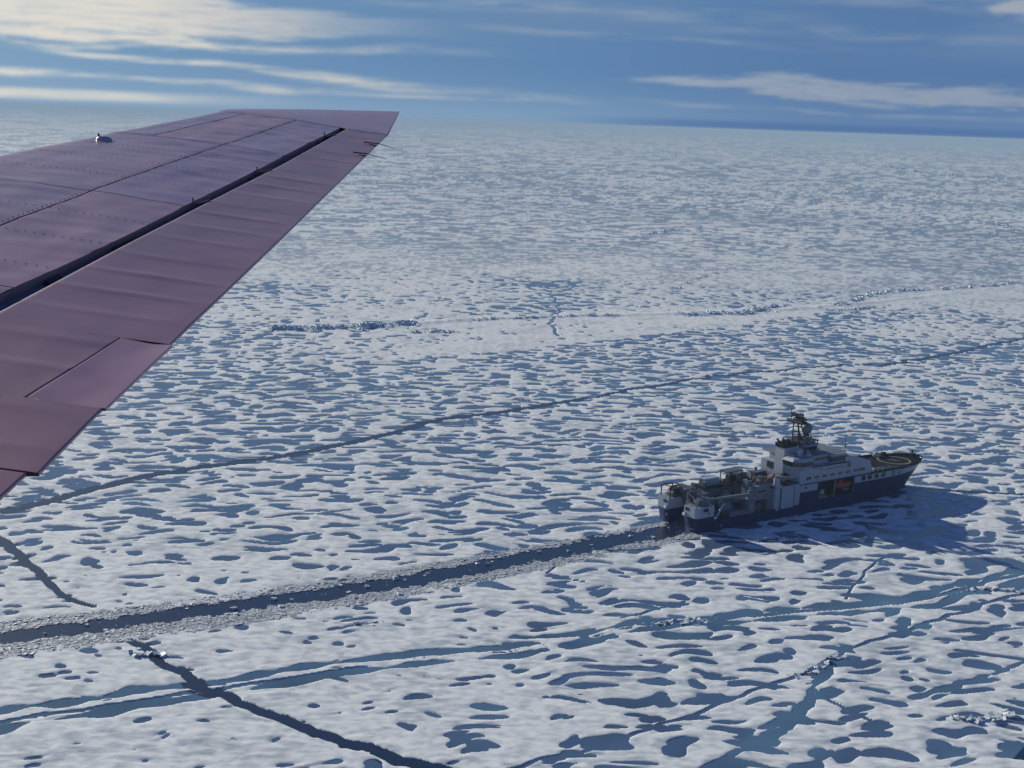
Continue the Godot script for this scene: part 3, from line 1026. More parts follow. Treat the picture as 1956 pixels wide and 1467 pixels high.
	box(st, 44.4, 44.62, 13.2, 15.2, -6.0, 1.0)  # solid dark panel: the shade inside an opening put in as colour
	part("bay_shade_panel", st, M.dark, ship)
	# bridge
	st = flat()
	prism(st, [Vector2(46, -6.6), Vector2(68, -6.6), Vector2(68, 6.6), Vector2(46, 6.6)], 15.6, 18.5)
	part("bridge_house", st, M.white, ship)
	for k in 6:
		st = flat()
		box(st, 51.2 + k * 1.45, 52.4 + k * 1.45, 16.75, 17.85, 6.5, 6.66)
		part("window", st, M.glass, ship)
	var wing := [Vector2(42.4, 3.0), Vector2(42.4, 7.6), Vector2(44.6, 9.7), Vector2(49.6, 9.7), Vector2(51.0, 8.4), Vector2(51.0, 3.0)]
	bridge_bulge(wing, 15.2, 16.3, 17.95, 18.9)
	bridge_bulge([Vector2(60.2, 4.0), Vector2(60.2, 7.2), Vector2(61.6, 8.5), Vector2(67.2, 8.5), Vector2(68.4, 7.2), Vector2(68.4, 4.0)], 15.3, 16.05, 17.8, 18.6)
	st = flat()
	prism(st, [Vector2(44.0, -8.4), Vector2(68.6, -8.4), Vector2(68.6, 7.0), Vector2(44.0, 7.0)], 18.5, 18.75)
	part("bridge_roof", st, M.grey, ship)
	st = flat()
	rail(st, [Vector3(43.0, 18.9, 3.2), Vector3(43.0, 18.9, 7.4), Vector3(45.0, 18.9, 9.2), Vector3(49.4, 18.9, 9.2), Vector3(50.6, 18.8, 7.0), Vector3(60.0, 18.75, 6.8), Vector3(68.3, 18.75, 6.8)], 1.0)
	part("roof_rail", st, M.grey, ship)
	st = flat()
	box(st, 44.0, 68.0, 15.45, 15.62, 8.95, 9.4)
	part("bridge_ledge", st, M.dark, ship)
	# funnel
	st = flat()
	hexa(st, [Vector3(43.4, 12.5, -1.9), Vector3(50.4, 12.5, -1.9), Vector3(50.4, 12.5, 2.1), Vector3(43.4, 12.5, 2.1), Vector3(43.9, 21.2, -1.9), Vector3(50.4, 21.2, -1.9), Vector3(50.4, 21.2, 2.1), Vector3(43.9, 21.2, 2.1)])
	part("funnel", st, M.white, ship)
	st = flat()
	hexa(st, [Vector3(43.7, 21.2, -2.0), Vector3(49.6, 21.2, -2.0), Vector3(49.6, 21.2, 2.2), Vector3(43.7, 21.2, 2.2), Vector3(43.2, 22.6, -1.8), Vector3(49.0, 22.9, -1.8), Vector3(49.0, 22.9, 2.0), Vector3(43.2, 22.2, 2.0)])
	part("funnel_cap", st, M.dark, ship)
	for e in [[44.2, -0.9], [44.8, 0.9], [46.6, -0.7], [47.0, 1.0]]:
		st = flat()
		tube(st, Vector3(e[0] + 0.6, 22.0, e[1]), Vector3(e[0] - 1.0, 23.9, e[1]), 0.38, 0.36, 8)
		part("exhaust_pipe", st, M.dark, ship)
	st = flat()
	tube(st, Vector3(47.8, 22.6, -0.6), Vector3(47.3, 25.2, -0.6), 0.06)
	part("whip_aerial", st, M.dark, ship)
	# crow's nest tower, mast, domes
	st = flat()
	prism(st, [Vector2(50.6, -3.2), Vector2(58.8, -3.2), Vector2(60.0, -1.4), Vector2(60.0, 1.0), Vector2(58.8, 2.4), Vector2(50.6, 2.4)], 18.7, 19.5)
	part("lookout_tower", st, M.grey, ship)
	bridge_bulge([Vector2(52.6, -3.4), Vector2(58.6, -3.4), Vector2(60.4, -1.6), Vector2(60.4, 1.0), Vector2(58.6, 2.6), Vector2(52.6, 2.6)], 18.75, 19.3, 20.7, 21.2)
	st = flat()
	prism(st, [Vector2(50.8, -3.0), Vector2(59.6, -3.0), Vector2(59.6, 2.6), Vector2(50.8, 2.6)], 22.3, 22.55)
	part("mast_platform", st, M.steel, ship)
	for e in [[51.2, -2.6], [51.2, 2.2], [59.2, -2.6], [59.2, 2.2], [55.0, 2.2], [55.0, -2.6]]:
		st = flat()
		tube(st, Vector3(e[0], 20.8, e[1]), Vector3(e[0], 22.4, e[1]), 0.2)
		part("platform_post", st, M.steel, ship)
	st = flat()
	rail(st, [Vector3(50.9, 22.55, -2.9), Vector3(50.9, 22.55, 2.5), Vector3(59.5, 22.55, 2.5), Vector3(59.5, 22.55, -2.9), Vector3(50.9, 22.55, -2.9)], 1.15)
	part("platform_rail", st, M.steel, ship)
	st = flat()
	box(st, 52.0, 58.6, 21.15, 22.2, -2.2, 1.7)
	box(st, 52.4, 55.6, 22.6, 23.6, -2.4, -0.4)
	box(st, 53.6, 55.4, 22.6, 24.0, 0.4, 1.9)
	part("mast_house", st, M.steel, ship)
	for e in [[50.9, -1.4, 50.4], [50.9, 1.6, 50.4], [55.0, -1.0, 51.8], [55.0, 1.4, 51.8]]:
		st = flat()
		tube(st, Vector3(e[0], 21.2, e[1]), Vector3(e[2], 28.8, e[1] * 0.7), 0.26, 0.2)
		part("mast_leg", st, M.dark, ship)
	st = flat()
	for k in 3:
		var y := 23.8 + k * 1.7
		var xr := lerpf(55.0, 51.8, (y - 21.2) / 7.6)
		tube(st, Vector3(50.7, y, -1.2), Vector3(xr, y + 0.4, 1.2), 0.09, 0.09, 4)
		tube(st, Vector3(50.7, y, 1.4), Vector3(xr, y + 0.4, 1.2), 0.09, 0.09, 4)
		tube(st, Vector3(50.7, y, 1.3), Vector3(50.7, y + 0.9, -1.2), 0.09, 0.09, 4)
	part("mast_brace", st, M.dark, ship)
	st = flat()
	box(st, 50.0, 52.6, 28.7, 29.0, -3.4, 3.4)
	tube(st, Vector3(50.0, 29.3, -3.4), Vector3(50.0, 29.3, 3.4), 0.55, 0.55, 8)
	tube(st, Vector3(52.4, 29.2, -3.0), Vector3(52.4, 29.2, 3.0), 0.35, 0.35, 8)
	part("radar_yard", st, M.dark, ship)
	st = flat()
	box(st, 50.4, 51.8, 30.9, 31.1, -2.4, 2.2)
	for e in [[50.4, -2.2], [50.4, 2.0], [51.8, -1.6], [51.6, 1.6], [51.0, 0.0]]:
		tube(st, Vector3(e[0], 29.0, e[1]), Vector3(e[0], 32.0 + 0.6 * absf(e[1]), e[1]), 0.12, 0.07, 5)
	tube(st, Vector3(51.0, 31.6, -2.8), Vector3(51.0, 31.7, 2.6), 0.3, 0.3, 6)
	box(st, 49.8, 51.8, 30.2, 30.6, 2.0, 3.6)
	for k in 5:
		var z := -2.6 + k * 1.3
		tube(st, Vector3(50.2, 29.6, z), Vector3(52.2, 31.0, z), 0.13, 0.13, 4)
		tube(st, Vector3(52.2, 29.4, z), Vector3(50.6, 32.6, z), 0.12, 0.1, 4)
	box(st, 51.6, 53.2, 29.9, 30.5, -1.6, 1.6)
	part("aerial_frame", st, M.dark, ship)
	st = smooth()
	ball(st, Vector3(57.3, 26.0, -1.2), 1.9)
	part("large_radome", st, M.grey, ship)
	st = flat()
	tube(st, Vector3(57.3, 22.5, -1.2), Vector3(57.3, 24.4, -1.2), 1.0, 0.8, 8)
	tube(st, Vector3(58.8, 22.5, -0.4), Vector3(58.6, 24.6, -0.6), 0.15)
	part("radome_stand", st, M.dark, ship)
	st = smooth()
	lathe(st, Vector3(47.2, 18.9, 5.7), [Vector2(0.75, 0), Vector2(0.95, 0.8), Vector2(1.0, 1.5), Vector2(0.9, 2.1), Vector2(0.6, 2.6), Vector2(0.0, 2.85)])
	part("small_radome", st, M.white, ship)
	st = smooth()
	lathe(st, Vector3(52.0, 18.8, 4.8), [Vector2(0.3, 0), Vector2(0.4, 1.2), Vector2(0.2, 1.7), Vector2(0.0, 1.8)], 10)
	part("satellite_dome", st, M.white, ship)
	st = smooth()
	lathe(st, Vector3(57.6, 18.8, 4.2), [Vector2(0.3, 0), Vector2(0.35, 1.5), Vector2(0.0, 1.8)], 10)
	part("satellite_dome", st, M.white, ship)
	st = flat()
	tube(st, Vector3(77.2, 14.6, -1.3), Vector3(77.2, 22.0, -1.3), 0.13, 0.07)
	tube(st, Vector3(77.2, 19.2, -2.0), Vector3(77.2, 19.2, -0.6), 0.06)
	part("signal_mast", st, M.dark, ship)
	st = flat()
	side_prism(st, [Vector2(66.0, 17.4), Vector2(70.0, 17.4), Vector2(79.6, 14.2), Vector2(79.9, 14.6), Vector2(70.2, 18.1), Vector2(66.0, 18.1)], -9.05, -8.6)
	part("front_parapet", st, M.white, ship)
	st = flat()
	box(st, 69.0, 70.2, 17.2, 18.5, -5.5, -4.2)
	part("searchlight", st, M.white, ship)
	st = flat()
	box(st, 72.0, 73.0, 16.4, 17.4, -6.5, -5.5)
	part("searchlight", st, M.white, ship)
	# hangar and its big side door
	st = flat()
	box(st, 33.6, 45.4, 3.0, 10.7, 4.0, 9.1)
	part("hangar", st, M.white, ship)
	st = flat()
	box(st, 36.4, 42.0, 3.3, 10.2, 9.1, 9.34)
	part("hangar_door", st, M.white, ship)
	for x in [36.1, 42.3]:
		st = flat()
		box(st, x - 0.12, x + 0.12, 3.2, 10.3, 9.09, 9.25)
		part("door_track", st, M.dark, ship)
	st = flat()
	tube(st, Vector3(34.9, 3.0, 8.2), Vector3(34.9, 10.7, 8.2), 1.15, 1.15, 12)
	tube(st, Vector3(34.9, 10.7, 8.2), Vector3(34.9, 11.0, 8.2), 1.7, 1.7, 12)
	tube(st, Vector3(34.9, 11.0, 8.2), Vector3(34.9, 13.6, 8.2), 1.2, 1.0, 12)
	part("crane_pedestal", st, M.white, ship)
	st = flat()
	hexa(st, [Vector3(34.0, 13.6, 7.6), Vector3(44.6, 11.6, 6.4), Vector3(44.6, 11.6, 7.3), Vector3(34.0, 13.6, 8.9), Vector3(34.0, 14.6, 7.6), Vector3(44.6, 12.3, 6.4), Vector3(44.6, 12.3, 7.3), Vector3(34.0, 14.6, 8.9)])
	part("crane_boom", st, M.grey, ship)
	st = flat()
	box(st, 32.0, 45.4, 10.7, 10.85, -8.8, 9.0)
	part("boat_deck", st, M.deck, ship)
	# block of the aft house with an open lower half
	st = flat()
	box(st, 25.4, 33.6, 7.1, 11.7, 2.0, 7.9)
	box(st, 25.4, 33.6, 3.0, 7.1, 2.0, 5.0)
	box(st, 31.4, 33.6, 3.0, 7.1, 5.0, 7.9)
	part("aft_house", st, M.grey, ship)
	st = flat()
	box(st, 26.8, 30.2, 9.6, 10.2, 7.85, 7.95)
	part("vent_slot", st, M.dark, ship)
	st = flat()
	box(st, 25.6, 31.2, 3.0, 6.9, 5.0, 5.06)  # dark sheet on the back wall paints the shade of the recess
	part("bay_shade_panel", st, M.dark, ship)
	st = flat()
	box(st, 22.2, 24.8, 3.0, 8.0, 7.4, 9.0)
	tube(st, Vector3(23.5, 8.0, 8.2), Vector3(23.5, 8.3, 8.2), 1.9, 1.9, 10)
	part("crane_pedestal", st, M.grey, ship)
	st = flat()
	tube(st, Vector3(23.5, 8.3, 8.2), Vector3(23.5, 10.2, 8.2), 1.2, 1.0, 10)
	box(st, 22.6, 24.2, 9.0, 10.9, 7.4, 8.4)
	tube(st, Vector3(23.2, 10.9, 8.0), Vector3(23.2, 11.9, 8.0), 0.35, 0.3, 8)
	part("crane_house", st, M.grey, ship)
	st = flat()
	hexa(st, [Vector3(9.5, 8.2, 3.4), Vector3(23.5, 9.0, 7.4), Vector3(23.5, 9.0, 8.3), Vector3(9.5, 8.2, 3.9), Vector3(9.5, 8.9, 3.4), Vector3(23.5, 10.1, 7.4), Vector3(23.5, 10.1, 8.3), Vector3(9.5, 8.9, 3.9)])
	part("crane_boom", st, M.grey, ship)
	st = flat()
	hexa(st, [Vector3(10.5, 7.2, 3.3), Vector3(22.0, 7.8, 7.0), Vector3(22.0, 7.8, 7.5), Vector3(10.5, 7.2, 3.7), Vector3(10.5, 7.6, 3.3), Vector3(22.0, 8.4, 7.0), Vector3(22.0, 8.4, 7.5), Vector3(10.5, 7.6, 3.7)])
	part("jib", st, M.steel, ship)
	# port side deckhouse along the working deck
	st = flat()
	box(st, 14.0, 33.6, 3.0, 9.9, -9.0, -3.6)
	part("port_house", st, M.grey, ship)
	st = flat()
	box(st, 13.8, 33.8, 9.9, 10.1, -9.1, -2.4)
	part("port_deck", st, M.deck, ship)
	for x in [15.5, 19.0, 22.5, 26.0]:
		st = flat()
		box(st, x, x + 1.6, 4.2, 7.0, -3.62, -3.52)
		part("door", st, M.dark, ship)
	st = flat()
	rail(st, [Vector3(14.2, 10.1, -2.6), Vector3(33.0, 10.1, -2.6)], 1.1)
	part("deck_rail", st, M.steel, ship)
	# stern towers
	for side in [-1.0, 1.0]:
		var t := flat()
		var a: float = 3.7 * side
		var b: float = 8.6 * side
		var pl := [Vector2(-0.7, a), Vector2(-0.7, b), Vector2(0.8, 9.25 * side), Vector2(7.0, 9.25 * side), Vector2(7.0, a)]
		prism(t, pl, 5.0, 8.3, 1.0)
		var tower := part("stern_tower", t, M.white, ship)
		for w in [[2.4, 4.6, 6.8, 7.9], [4.2, 4.9, 5.9, 6.5]]:
			t = flat()
			box(t, w[0], w[1], w[2], w[3], 9.25 * side - 0.05, 9.25 * side + 0.05)
			part("window", t, M.glass, tower)
		t = flat()
		box(t, -0.78, -0.66, 6.9, 7.9, side * 5.2 - 0.9, side * 5.2 + 0.9)
		part("window", t, M.glass, tower)
		t = flat()
		var cr := Vector3(-0.9, 5.5, side * 4.4)
		tube(t, cr, cr + Vector3(-0.6, 0.3, 0), 0.75, 0.6, 8)
		part("fairlead", t, M.white, tower)
		t = flat()
		rail(t, [Vector3(6.8, 8.3, a), Vector3(-0.5, 8.3, a), Vector3(-0.5, 8.3, b), Vector3(0.9, 8.3, 9.1 * side), Vector3(6.8, 8.3, 9.1 * side)], 1.1)
		part("tower_rail", t, M.grey, tower)
		# winches and a frame on top
		t = flat()
		tube(t, Vector3(2.6, 9.2, side * 5.0), Vector3(2.6, 9.2, side * 7.4), 0.85, 0.85, 10)
		box(t, 1.6, 3.6, 8.3, 8.8, side * 6.2 - 1.5, side * 6.2 + 1.5)
		part("winch", t, M.steel, tower)
		t = flat()
		for x in [0.2, 4.8]:
			tube(t, Vector3(x, 8.3, a + side * 0.3), Vector3(x, 12.4, a + side * 0.3), 0.22)
			tube(t, Vector3(x, 8.3, 8.4 * side), Vector3(x, 11.9 if side < 0 else 10.4, 8.4 * side), 0.2)
			tube(t, Vector3(x, 12.3, a + side * 0.3), Vector3(x, 11.9 if side < 0 else 10.4, 8.4 * side), 0.2)
		tube(t, Vector3(0.2, 12.3, a + side * 0.3), Vector3(4.8, 12.3, a + side * 0.3), 0.24)
		tube(t, Vector3(0.2, 11.9 if side < 0 else 10.4, 8.4 * side), Vector3(4.8, 11.9 if side < 0 else 10.4, 8.4 * side), 0.2)
		part("gantry_frame", t, M.dark if side < 0 else M.grey, tower)
		t = flat()
		box(t, 3.0, 6.4, 8.3, 10.6, side * 6.6 - 1.4, side * 6.6 + 1.2)
		part("machinery_house", t, M.dark if side < 0 else M.grey, tower)
	st = flat()
	box(st, 8.4, 9.0, 2.9, 8.6, -3.65, 3.65)
	part("slip_gate", st, M.steel, ship)
	st = flat()
	box(st, 9.0, 13.4, 2.95, 8.4, -8.8, 1.2)
	part("winch_house", st, M.grey, ship)
	st = flat()
	box(st, 7.2, 13.2, 8.4, 8.6, -8.9, 1.6)
	part("winch_house_roof", st, M.deck, ship)
	st = flat()
	tube(st, Vector3(10.4, 9.6, -6.4), Vector3(10.4, 9.6, -3.4), 1.0, 1.0, 10)
	box(st, 11.8, 13.0, 8.6, 11.2, -7.4, -5.6)
	box(st, 9.6, 12.4, 8.6, 9.6, -2.6, 0.8)
	part("roof_winch", st, M.steel, ship)
	# A-frame folded over the slip
	for side in [-1.0, 1.0]:
		st = flat()
		hexa(st, [Vector3(6.2, 5.0, side * 3.0), Vector3(7.4, 5.0, side * 3.0), Vector3(7.4, 5.0, side * 3.6), Vector3(6.2, 5.0, side * 3.6), Vector3(2.6, 13.0, side * 2.8), Vector3(3.6, 13.0, side * 2.8), Vector3(3.6, 13.0, side * 3.4), Vector3(2.6, 13.0, side * 3.4)])
		part("a_frame_leg", st, M.steel, ship)
	st = flat()
	box(st, 2.5, 3.7, 12.4, 13.2, -2.8, 2.8)
	part("a_frame_beam", st, M.steel, ship)
	st = flat()
	box(st, -0.2, 0.9, 2.6, 5.2, -5.2, -4.4)
	part("stern_fender", st, M.rust, ship)
	st = flat()
	tube(st, Vector3(0.2, 1.4, 5.6), Vector3(0.0, 1.4, 6.8), 0.12)
	tube(st, Vector3(0.1, 2.1, 6.0), Vector3(0.0, 1.2, 6.6), 0.14)
	box(st, -0.1, 0.5, 1.0, 1.4, 6.2, 7.4)
	part("stern_hook", st, M.grey, ship)
	# working deck clutter that is bolted down
	for e in [[16.0, 5.2, 4.4, 1.7], [19.6, 4.4, 2.4, 1.2], [12.0, 4.1, 1.2, 1.0], [28.0, 4.4, 6.2, 1.3]]:
		st = flat()
		tube(st, Vector3(e[0], e[1], e[2] - 1.1), Vector3(e[0], e[1], e[2] + 1.1), e[3], e[3], 12)
		for k in [-1.1, 1.1]:
			tube(st, Vector3(e[0], e[1], e[2] + k - 0.1), Vector3(e[0], e[1], e[2] + k + 0.1), e[3] * 1.3, e[3] * 1.3, 12)
		part("cable_drum", st, M.container if e[3] > 1.5 else M.steel, ship)
	st = flat()
	hexa(st, [Vector3(8.2, 3.2, 7.8), Vector3(8.8, 3.2, 7.8), Vector3(8.8, 3.2, 8.4), Vector3(8.2, 3.2, 8.4), Vector3(11.4, 7.4, 7.4), Vector3(12.0, 7.4, 7.4), Vector3(12.0, 7.4, 8.0), Vector3(11.4, 7.4, 8.0)])
	part("davit", st, M.white, ship)
	st = flat()
	for e in [[23.8, -6.4], [30.0, -6.4], [23.8, -3.2], [30.0, -3.2]]:
		tube(st, Vector3(e[0], 10.1, e[1]), Vector3(e[0], 14.0, e[1]), 0.18)
	box(st, 23.4, 30.4, 14.0, 14.4, -6.8, -2.8)
	part("shelter_frame", st, M.steel, ship)
	st = flat()
	box(st, 25.4, 28.6, 10.1, 12.6, -5.8, -3.8)
	tube(st, Vector3(27.0, 12.6, -4.8), Vector3(27.0, 13.6, -4.8), 0.5, 0.4, 8)
	part("winch_unit", st, M.dark, ship)
	rng.seed = 5
	for i in 58:
		st = flat()
		var x := rng.randf_range(24.5, 43.0)
		var z := rng.randf_range(-7.8, 6.2) if x > 33.8 else rng.randf_range(-7.8, 7.2)
		var y := 10.85 if x > 32.0 else (11.7 if z > 2.0 else 10.1)
		if x < 33.0 and z > -2.4 and z < 2.2:
			z -= 4.8
			y = 10.1
		var s := rng.randf_range(0.5, 1.5)
		if i % 3 == 0:
			tube(st, Vector3(x, y, z), Vector3(x, y + s * 1.5, z), s * 0.4, s * 0.35, 8)
		else:
			box(st, x, x + s * 1.4, y, y + s * rng.randf_range(0.7, 1.7), z - s * 0.6, z + s * 0.6)
		part(["deck_fan", "deck_box", "deck_hatch_cover"][i % 3], st, [M.grey, M.dark, M.white, M.steel, M.rust, M.container][rng.randi() % 6], ship)
	for i in 26:
		st = flat()
		var x := rng.randf_range(8.5, 24.0)
		var z := rng.randf_range(-3.2, 6.6)
		var s := rng.randf_range(0.4, 1.1)
		if i % 4 == 0:
			tube(st, Vector3(x, 3.0, z), Vector3(x, 3.0 + s * 1.6, z), s * 0.5, s * 0.4, 8)
		else:
			box(st, x, x + s * 1.6, 3.0, 3.0 + s * rng.randf_range(0.8, 2.0), z - s * 0.5, z + s * 0.5)
		part(["deck_bollard", "deck_locker", "deck_pump", "deck_cabinet"][i % 4], st, [M.grey, M.dark, M.white, M.steel, M.rust, M.container][rng.randi() % 6], ship)
	st = flat()
	for i in 9:
		var x := rng.randf_range(28.0, 43.0)
		var z := rng.randf_range(-7.0, 1.0)
		tube(st, Vector3(x, 10.9, z), Vector3(x + rng.randf_range(-1.5, 1.5), rng.randf_range(13.0, 15.2), z + rng.randf_range(-0.8, 0.8)), 0.1, 0.07, 5)
	part("deck_pole", st, M.steel, ship)
	st = flat()
	rail(st, [Vector3(32.2, 10.85, 8.9), Vector3(45.2, 10.85, 8.9)], 1.1)
	rail(st, [Vector3(25.6, 11.7, 7.7), Vector3(33.4, 11.7, 7.7)], 1.1)
	part("deck_rail", st, M.grey, ship)

func bridge_bulge(pl: Array, y0: float, y1: float, y2: float, y3: float) -> void:
	# a rounded bay: a flared sill, a band of window panes leaning out, a sloping roof
	var st := flat()
	var c := Vector2.ZERO
	for p in pl:
		c += p
	c /= pl.size()
	var sill := []
	for p in pl:
		sill.append(c + (p - c) * 0.86)
	prism(st, sill, y0, y1, 1.16)
	part("bay_sill", st, M.white, ship)
	st = flat()
	var core := []
	for p in pl:
		core.append(c + (p - c) * 0.965)
	prism(st, core, y1, y2, 1.04)
	part("bay_wall", st, M.grey, ship)
	for i in pl.size() - 1:
		var a: Vector2 = pl[i]
		var b: Vector2 = pl[i + 1]
		var e := b - a
		var n := maxi(1, int(round(e.length() / 1.05)))
		var o := Vector2(e.y, -e.x).normalized()
		if o.dot((a + b) / 2 - c) < 0.0:
			o = -o
		for k in n:
			var t0 := (k + 0.13) / n
			var t1 := (k + 0.87) / n
			st = flat()
			var ps := []
			for q in [[t0, y1 + 0.1, 0.995], [t1, y1 + 0.1, 0.995], [t1, y2 - 0.06, 1.03], [t0, y2 - 0.06, 1.03]]:
				var v: Vector2 = c + (a.lerp(b, q[0]) - c) * q[2]
				ps.append(Vector3(v.x, q[1], v.y))
			var oo := Vector3(o.x, 0, o.y) * 0.05
			hexa(st, [ps[0] - oo * 2, ps[1] - oo * 2, ps[2] - oo * 2, ps[3] - oo * 2, ps[0] + oo, ps[1] + oo, ps[2] + oo, ps[3] + oo])
			part("window", st, M.glass, ship)
	st = flat()
	var eave := []
	for p in pl:
		eave.append(c + (p - c) * 1.07)
	prism(st, eave, y2, y3, 0.8)
	part("bay_roof", st, M.white, ship)

func on_ship(called: String, x: float, y: float, z: float) -> Node3D:
	var o := base(called, ship.transform * Vector3(x, y, z), ship.rotation.y)
	return o

func make_cargo() -> void:
	# lifeboat hanging in its bay
	var o := on_ship("lifeboat", 67.1, 6.3, 7.9)
	tag(o, "orange enclosed lifeboat hanging in the recess of the ship's side", "lifeboat")
	var st := smooth()
	var rings := []
	for i in 13:
		var t := -1.0 + 2.0 * i / 12.0
		var w := 1.25 * pow(maxf(0.0, 1.0 - pow(absf(t), 3.0)), 0.6) + 0.05
		var ring := []
		for k in 12:
			var a := TAU * k / 12.0
			ring.append(Vector3(t * 3.6, 1.2 + sin(a) * 1.25 * (0.6 + 0.4 * w / 1.3) + 0.1 * t * t, cos(a) * w))
		rings.append(ring)
	for i in 12:
		for k in 12:
			var a: Vector3 = rings[i][k]
			var b: Vector3 = rings[i][(k + 1) % 12]
			var c: Vector3 = rings[i + 1][(k + 1) % 12]
			var d: Vector3 = rings[i + 1][k]
			quad(st, a, b, c, d, (a + c) / 2 - Vector3((a.x + c.x) / 2, 1.2, 0))
	part("boat_hull", st, M.orange, o)
	st = flat()
	hexa(st, [Vector3(-2.6, 2.2, -0.6), Vector3(-1.0, 2.2, -0.6), Vector3(-1.0, 2.2, 0.6), Vector3(-2.6, 2.2, 0.6), Vector3(-2.3, 2.95, -0.45), Vector3(-1.3, 2.95, -0.45), Vector3(-1.3, 2.95, 0.45), Vector3(-2.3, 2.95, 0.45)])
	part("boat_cabin", st, M.orange, o)
	for x in [-1.2, 0.2, 1.6]:
		st = flat()
		box(st, x, x + 0.6, 1.7, 2.0, 0.9, 1.22)
		part("window", st, M.glass, o)
	st = flat()
	box(st, -1.2, 1.2, -0.35, -0.1, 0.6, 1.4)
	part("cradle", st, M.white, o)
	# small rescue boat
	o = on_ship("rescue_boat", 56.6, 4.5, 8.0)
	tag(o, "small rescue boat with white console in the aft end of the boat recess", "boat")
	st = flat()
	prism(st, [Vector2(-2.4, -0.9), Vector2(1.4, -0.9), Vector2(2.6, 0.0), Vector2(1.4, 0.9), Vector2(-2.4, 0.9)], 0.3, 1.1, 1.12)
	part("boat_hull", st, M.rust, o)
	st = flat()
	box(st, -0.8, 0.6, 1.1, 2.3, -0.5, 0.5)
	box(st, -1.0, 0.9, 2.3, 2.5, -0.7, 0.7)
	part("console", st, M.white, o)
	st = flat()
	box(st, -2.2, 2.0, 0.0, 0.25, 0.7, 1.1)
	part("cradle", st, M.white, o)
	# containers and boxes
	for e in [
		[18.4, 10.1, -5.9, 6.6, 2.5, 2.6, "container", "blue grey container on the port deck nearest the stern", "white", "container"],
		[31.6, 10.1, -5.6, 3.6, 2.8, 2.6, "container", "grey container beside the open shelter amid the deck clutter", "grey", "container"],
		[18.4, 3.0, 7.9, 8.4, 1.9, 1.7, "container", "long low pale container at the starboard deck edge", "grey", "container"],
		[37.6, 10.85, -3.0, 5.4, 2.3, 2.5, "container", "dark container in front of the deckhouse's aft face", "steel", "container"],
		[14.6, 10.1, -4.0, 1.0, 1.9, 1.4, "tool_locker", "narrow locker at the aft end of the port deck", "container", "locker"]]:
		o = on_ship(e[6], e[0], e[1], e[2])
		tag(o, e[7], e[9])
		st = flat()
		var hx: float = e[3] / 2
		var hz: float = e[5] / 2
		box(st, -hx, hx, 0.06, e[4], -hz, hz)
		part("shell", st, M[e[8]], o)
		st = flat()
		var n := maxi(3, int(e[3] / 0.55))
		for k in n:
			var x := lerpf(-hx + 0.15, hx - 0.3, k / float(n - 1))
			box(st, x, x + 0.15, 0.2, e[4] - 0.15, hz, hz + 0.05)
			box(st, x, x + 0.15, 0.2, e[4] - 0.15, -hz - 0.05, -hz)
		part("corrugation", st, M[e[8]], o)
		st = flat()
		box(st, -hx - 0.05, -hx, 0.2, e[4] - 0.15, -hz + 0.15, -0.04)
		box(st, -hx - 0.05, -hx, 0.2, e[4] - 0.15, 0.04, hz - 0.15)
		part("door", st, M.steel, o)
	o = on_ship("work_boat", 26.5, 10.1, -1.2)
	o.position = ship.transform * Vector3(22.5, 6.6, -2.2)
	tag(o, "small white boat slung under the deck edge above the working deck", "boat")
	st = flat()
	prism(st, [Vector2(-2.2, -0.8), Vector2(1.3, -0.8), Vector2(2.4, 0.0), Vector2(1.3, 0.8), Vector2(-2.2, 0.8)], 0.0, 0.9, 1.15)
	part("boat_hull", st, M.white, o)
	st = flat()
	box(st, -1.0, 0.4, 0.9, 1.8, -0.5, 0.5)
	part("cabin", st, M.white, o)
	st = flat()
	box(st, -0.7, 0.1, 1.2, 1.6, 0.48, 0.54)
	part("window", st, M.glass, o)
	var hang := flat()
	for x in [-1.6, 1.4]:
		tube(hang, Vector3(x, 0.8, -0.6), Vector3(x, 3.4, -1.1), 0.07, 0.07, 5)
	part("sling", hang, M.steel, o)
	var names := ["orange crate on the working deck beside the big cable drum", "rusty crate on the working deck under the crane boom", "dark crate on the working deck near the stern ramp"]
	var at := [Vector3(21.6, 3.0, 1.6), Vector3(13.6, 3.0, 5.9), Vector3(10.2, 3.0, 3.6)]
	for i in 3:
		o = on_ship("deck_crate", at[i].x, at[i].y, at[i].z)
		tag(o, names[i], "crate")
		st = flat()
		box(st, -0.8, 0.8, 0.0, 1.3, -0.7, 0.7)
		part("crate_body", st, [M.orange, M.rust, M.dark][i], o)
		st = flat()
		box(st, -0.86, 0.86, 1.3, 1.42, -0.76, 0.76)
		part("lid", st, M.steel, o)

# ------------------------------------------------------------------ the wing
var wing: Node3D
var n_dent: FastNoiseLite

func W(c: float, s: float, y: float) -> Vector3:
	return Vector3(c, y, -s)

func line_at(pts: Array, s: float) -> float:
	for i in pts.size() - 1:
		if s <= pts[i + 1][0] or i == pts.size() - 2:
			return lerpf(pts[i][1], pts[i + 1][1], (s - pts[i][0]) / (pts[i + 1][0] - pts[i][0]))
	return 0.0

func c_le(s: float) -> float:
	return line_at([[-3.5, -3.75], [5.9, -2.353], [7.9, -2.04], [9.6, -1.775]], s)

func c_up(s: float) -> float:
	return line_at([[-3.5, -1.17], [2.2, -0.852], [3.4, -0.765], [6.5, -0.615], [8.5, -0.53], [9.6, -0.46]], s)

func c_lo(s: float) -> float:
	return line_at([[-3.5, -0.98], [1.95, -0.775], [3.4, -0.715], [5.0, -0.633], [6.8, -0.534], [9.0, -0.455], [9.6, -0.43]], s)

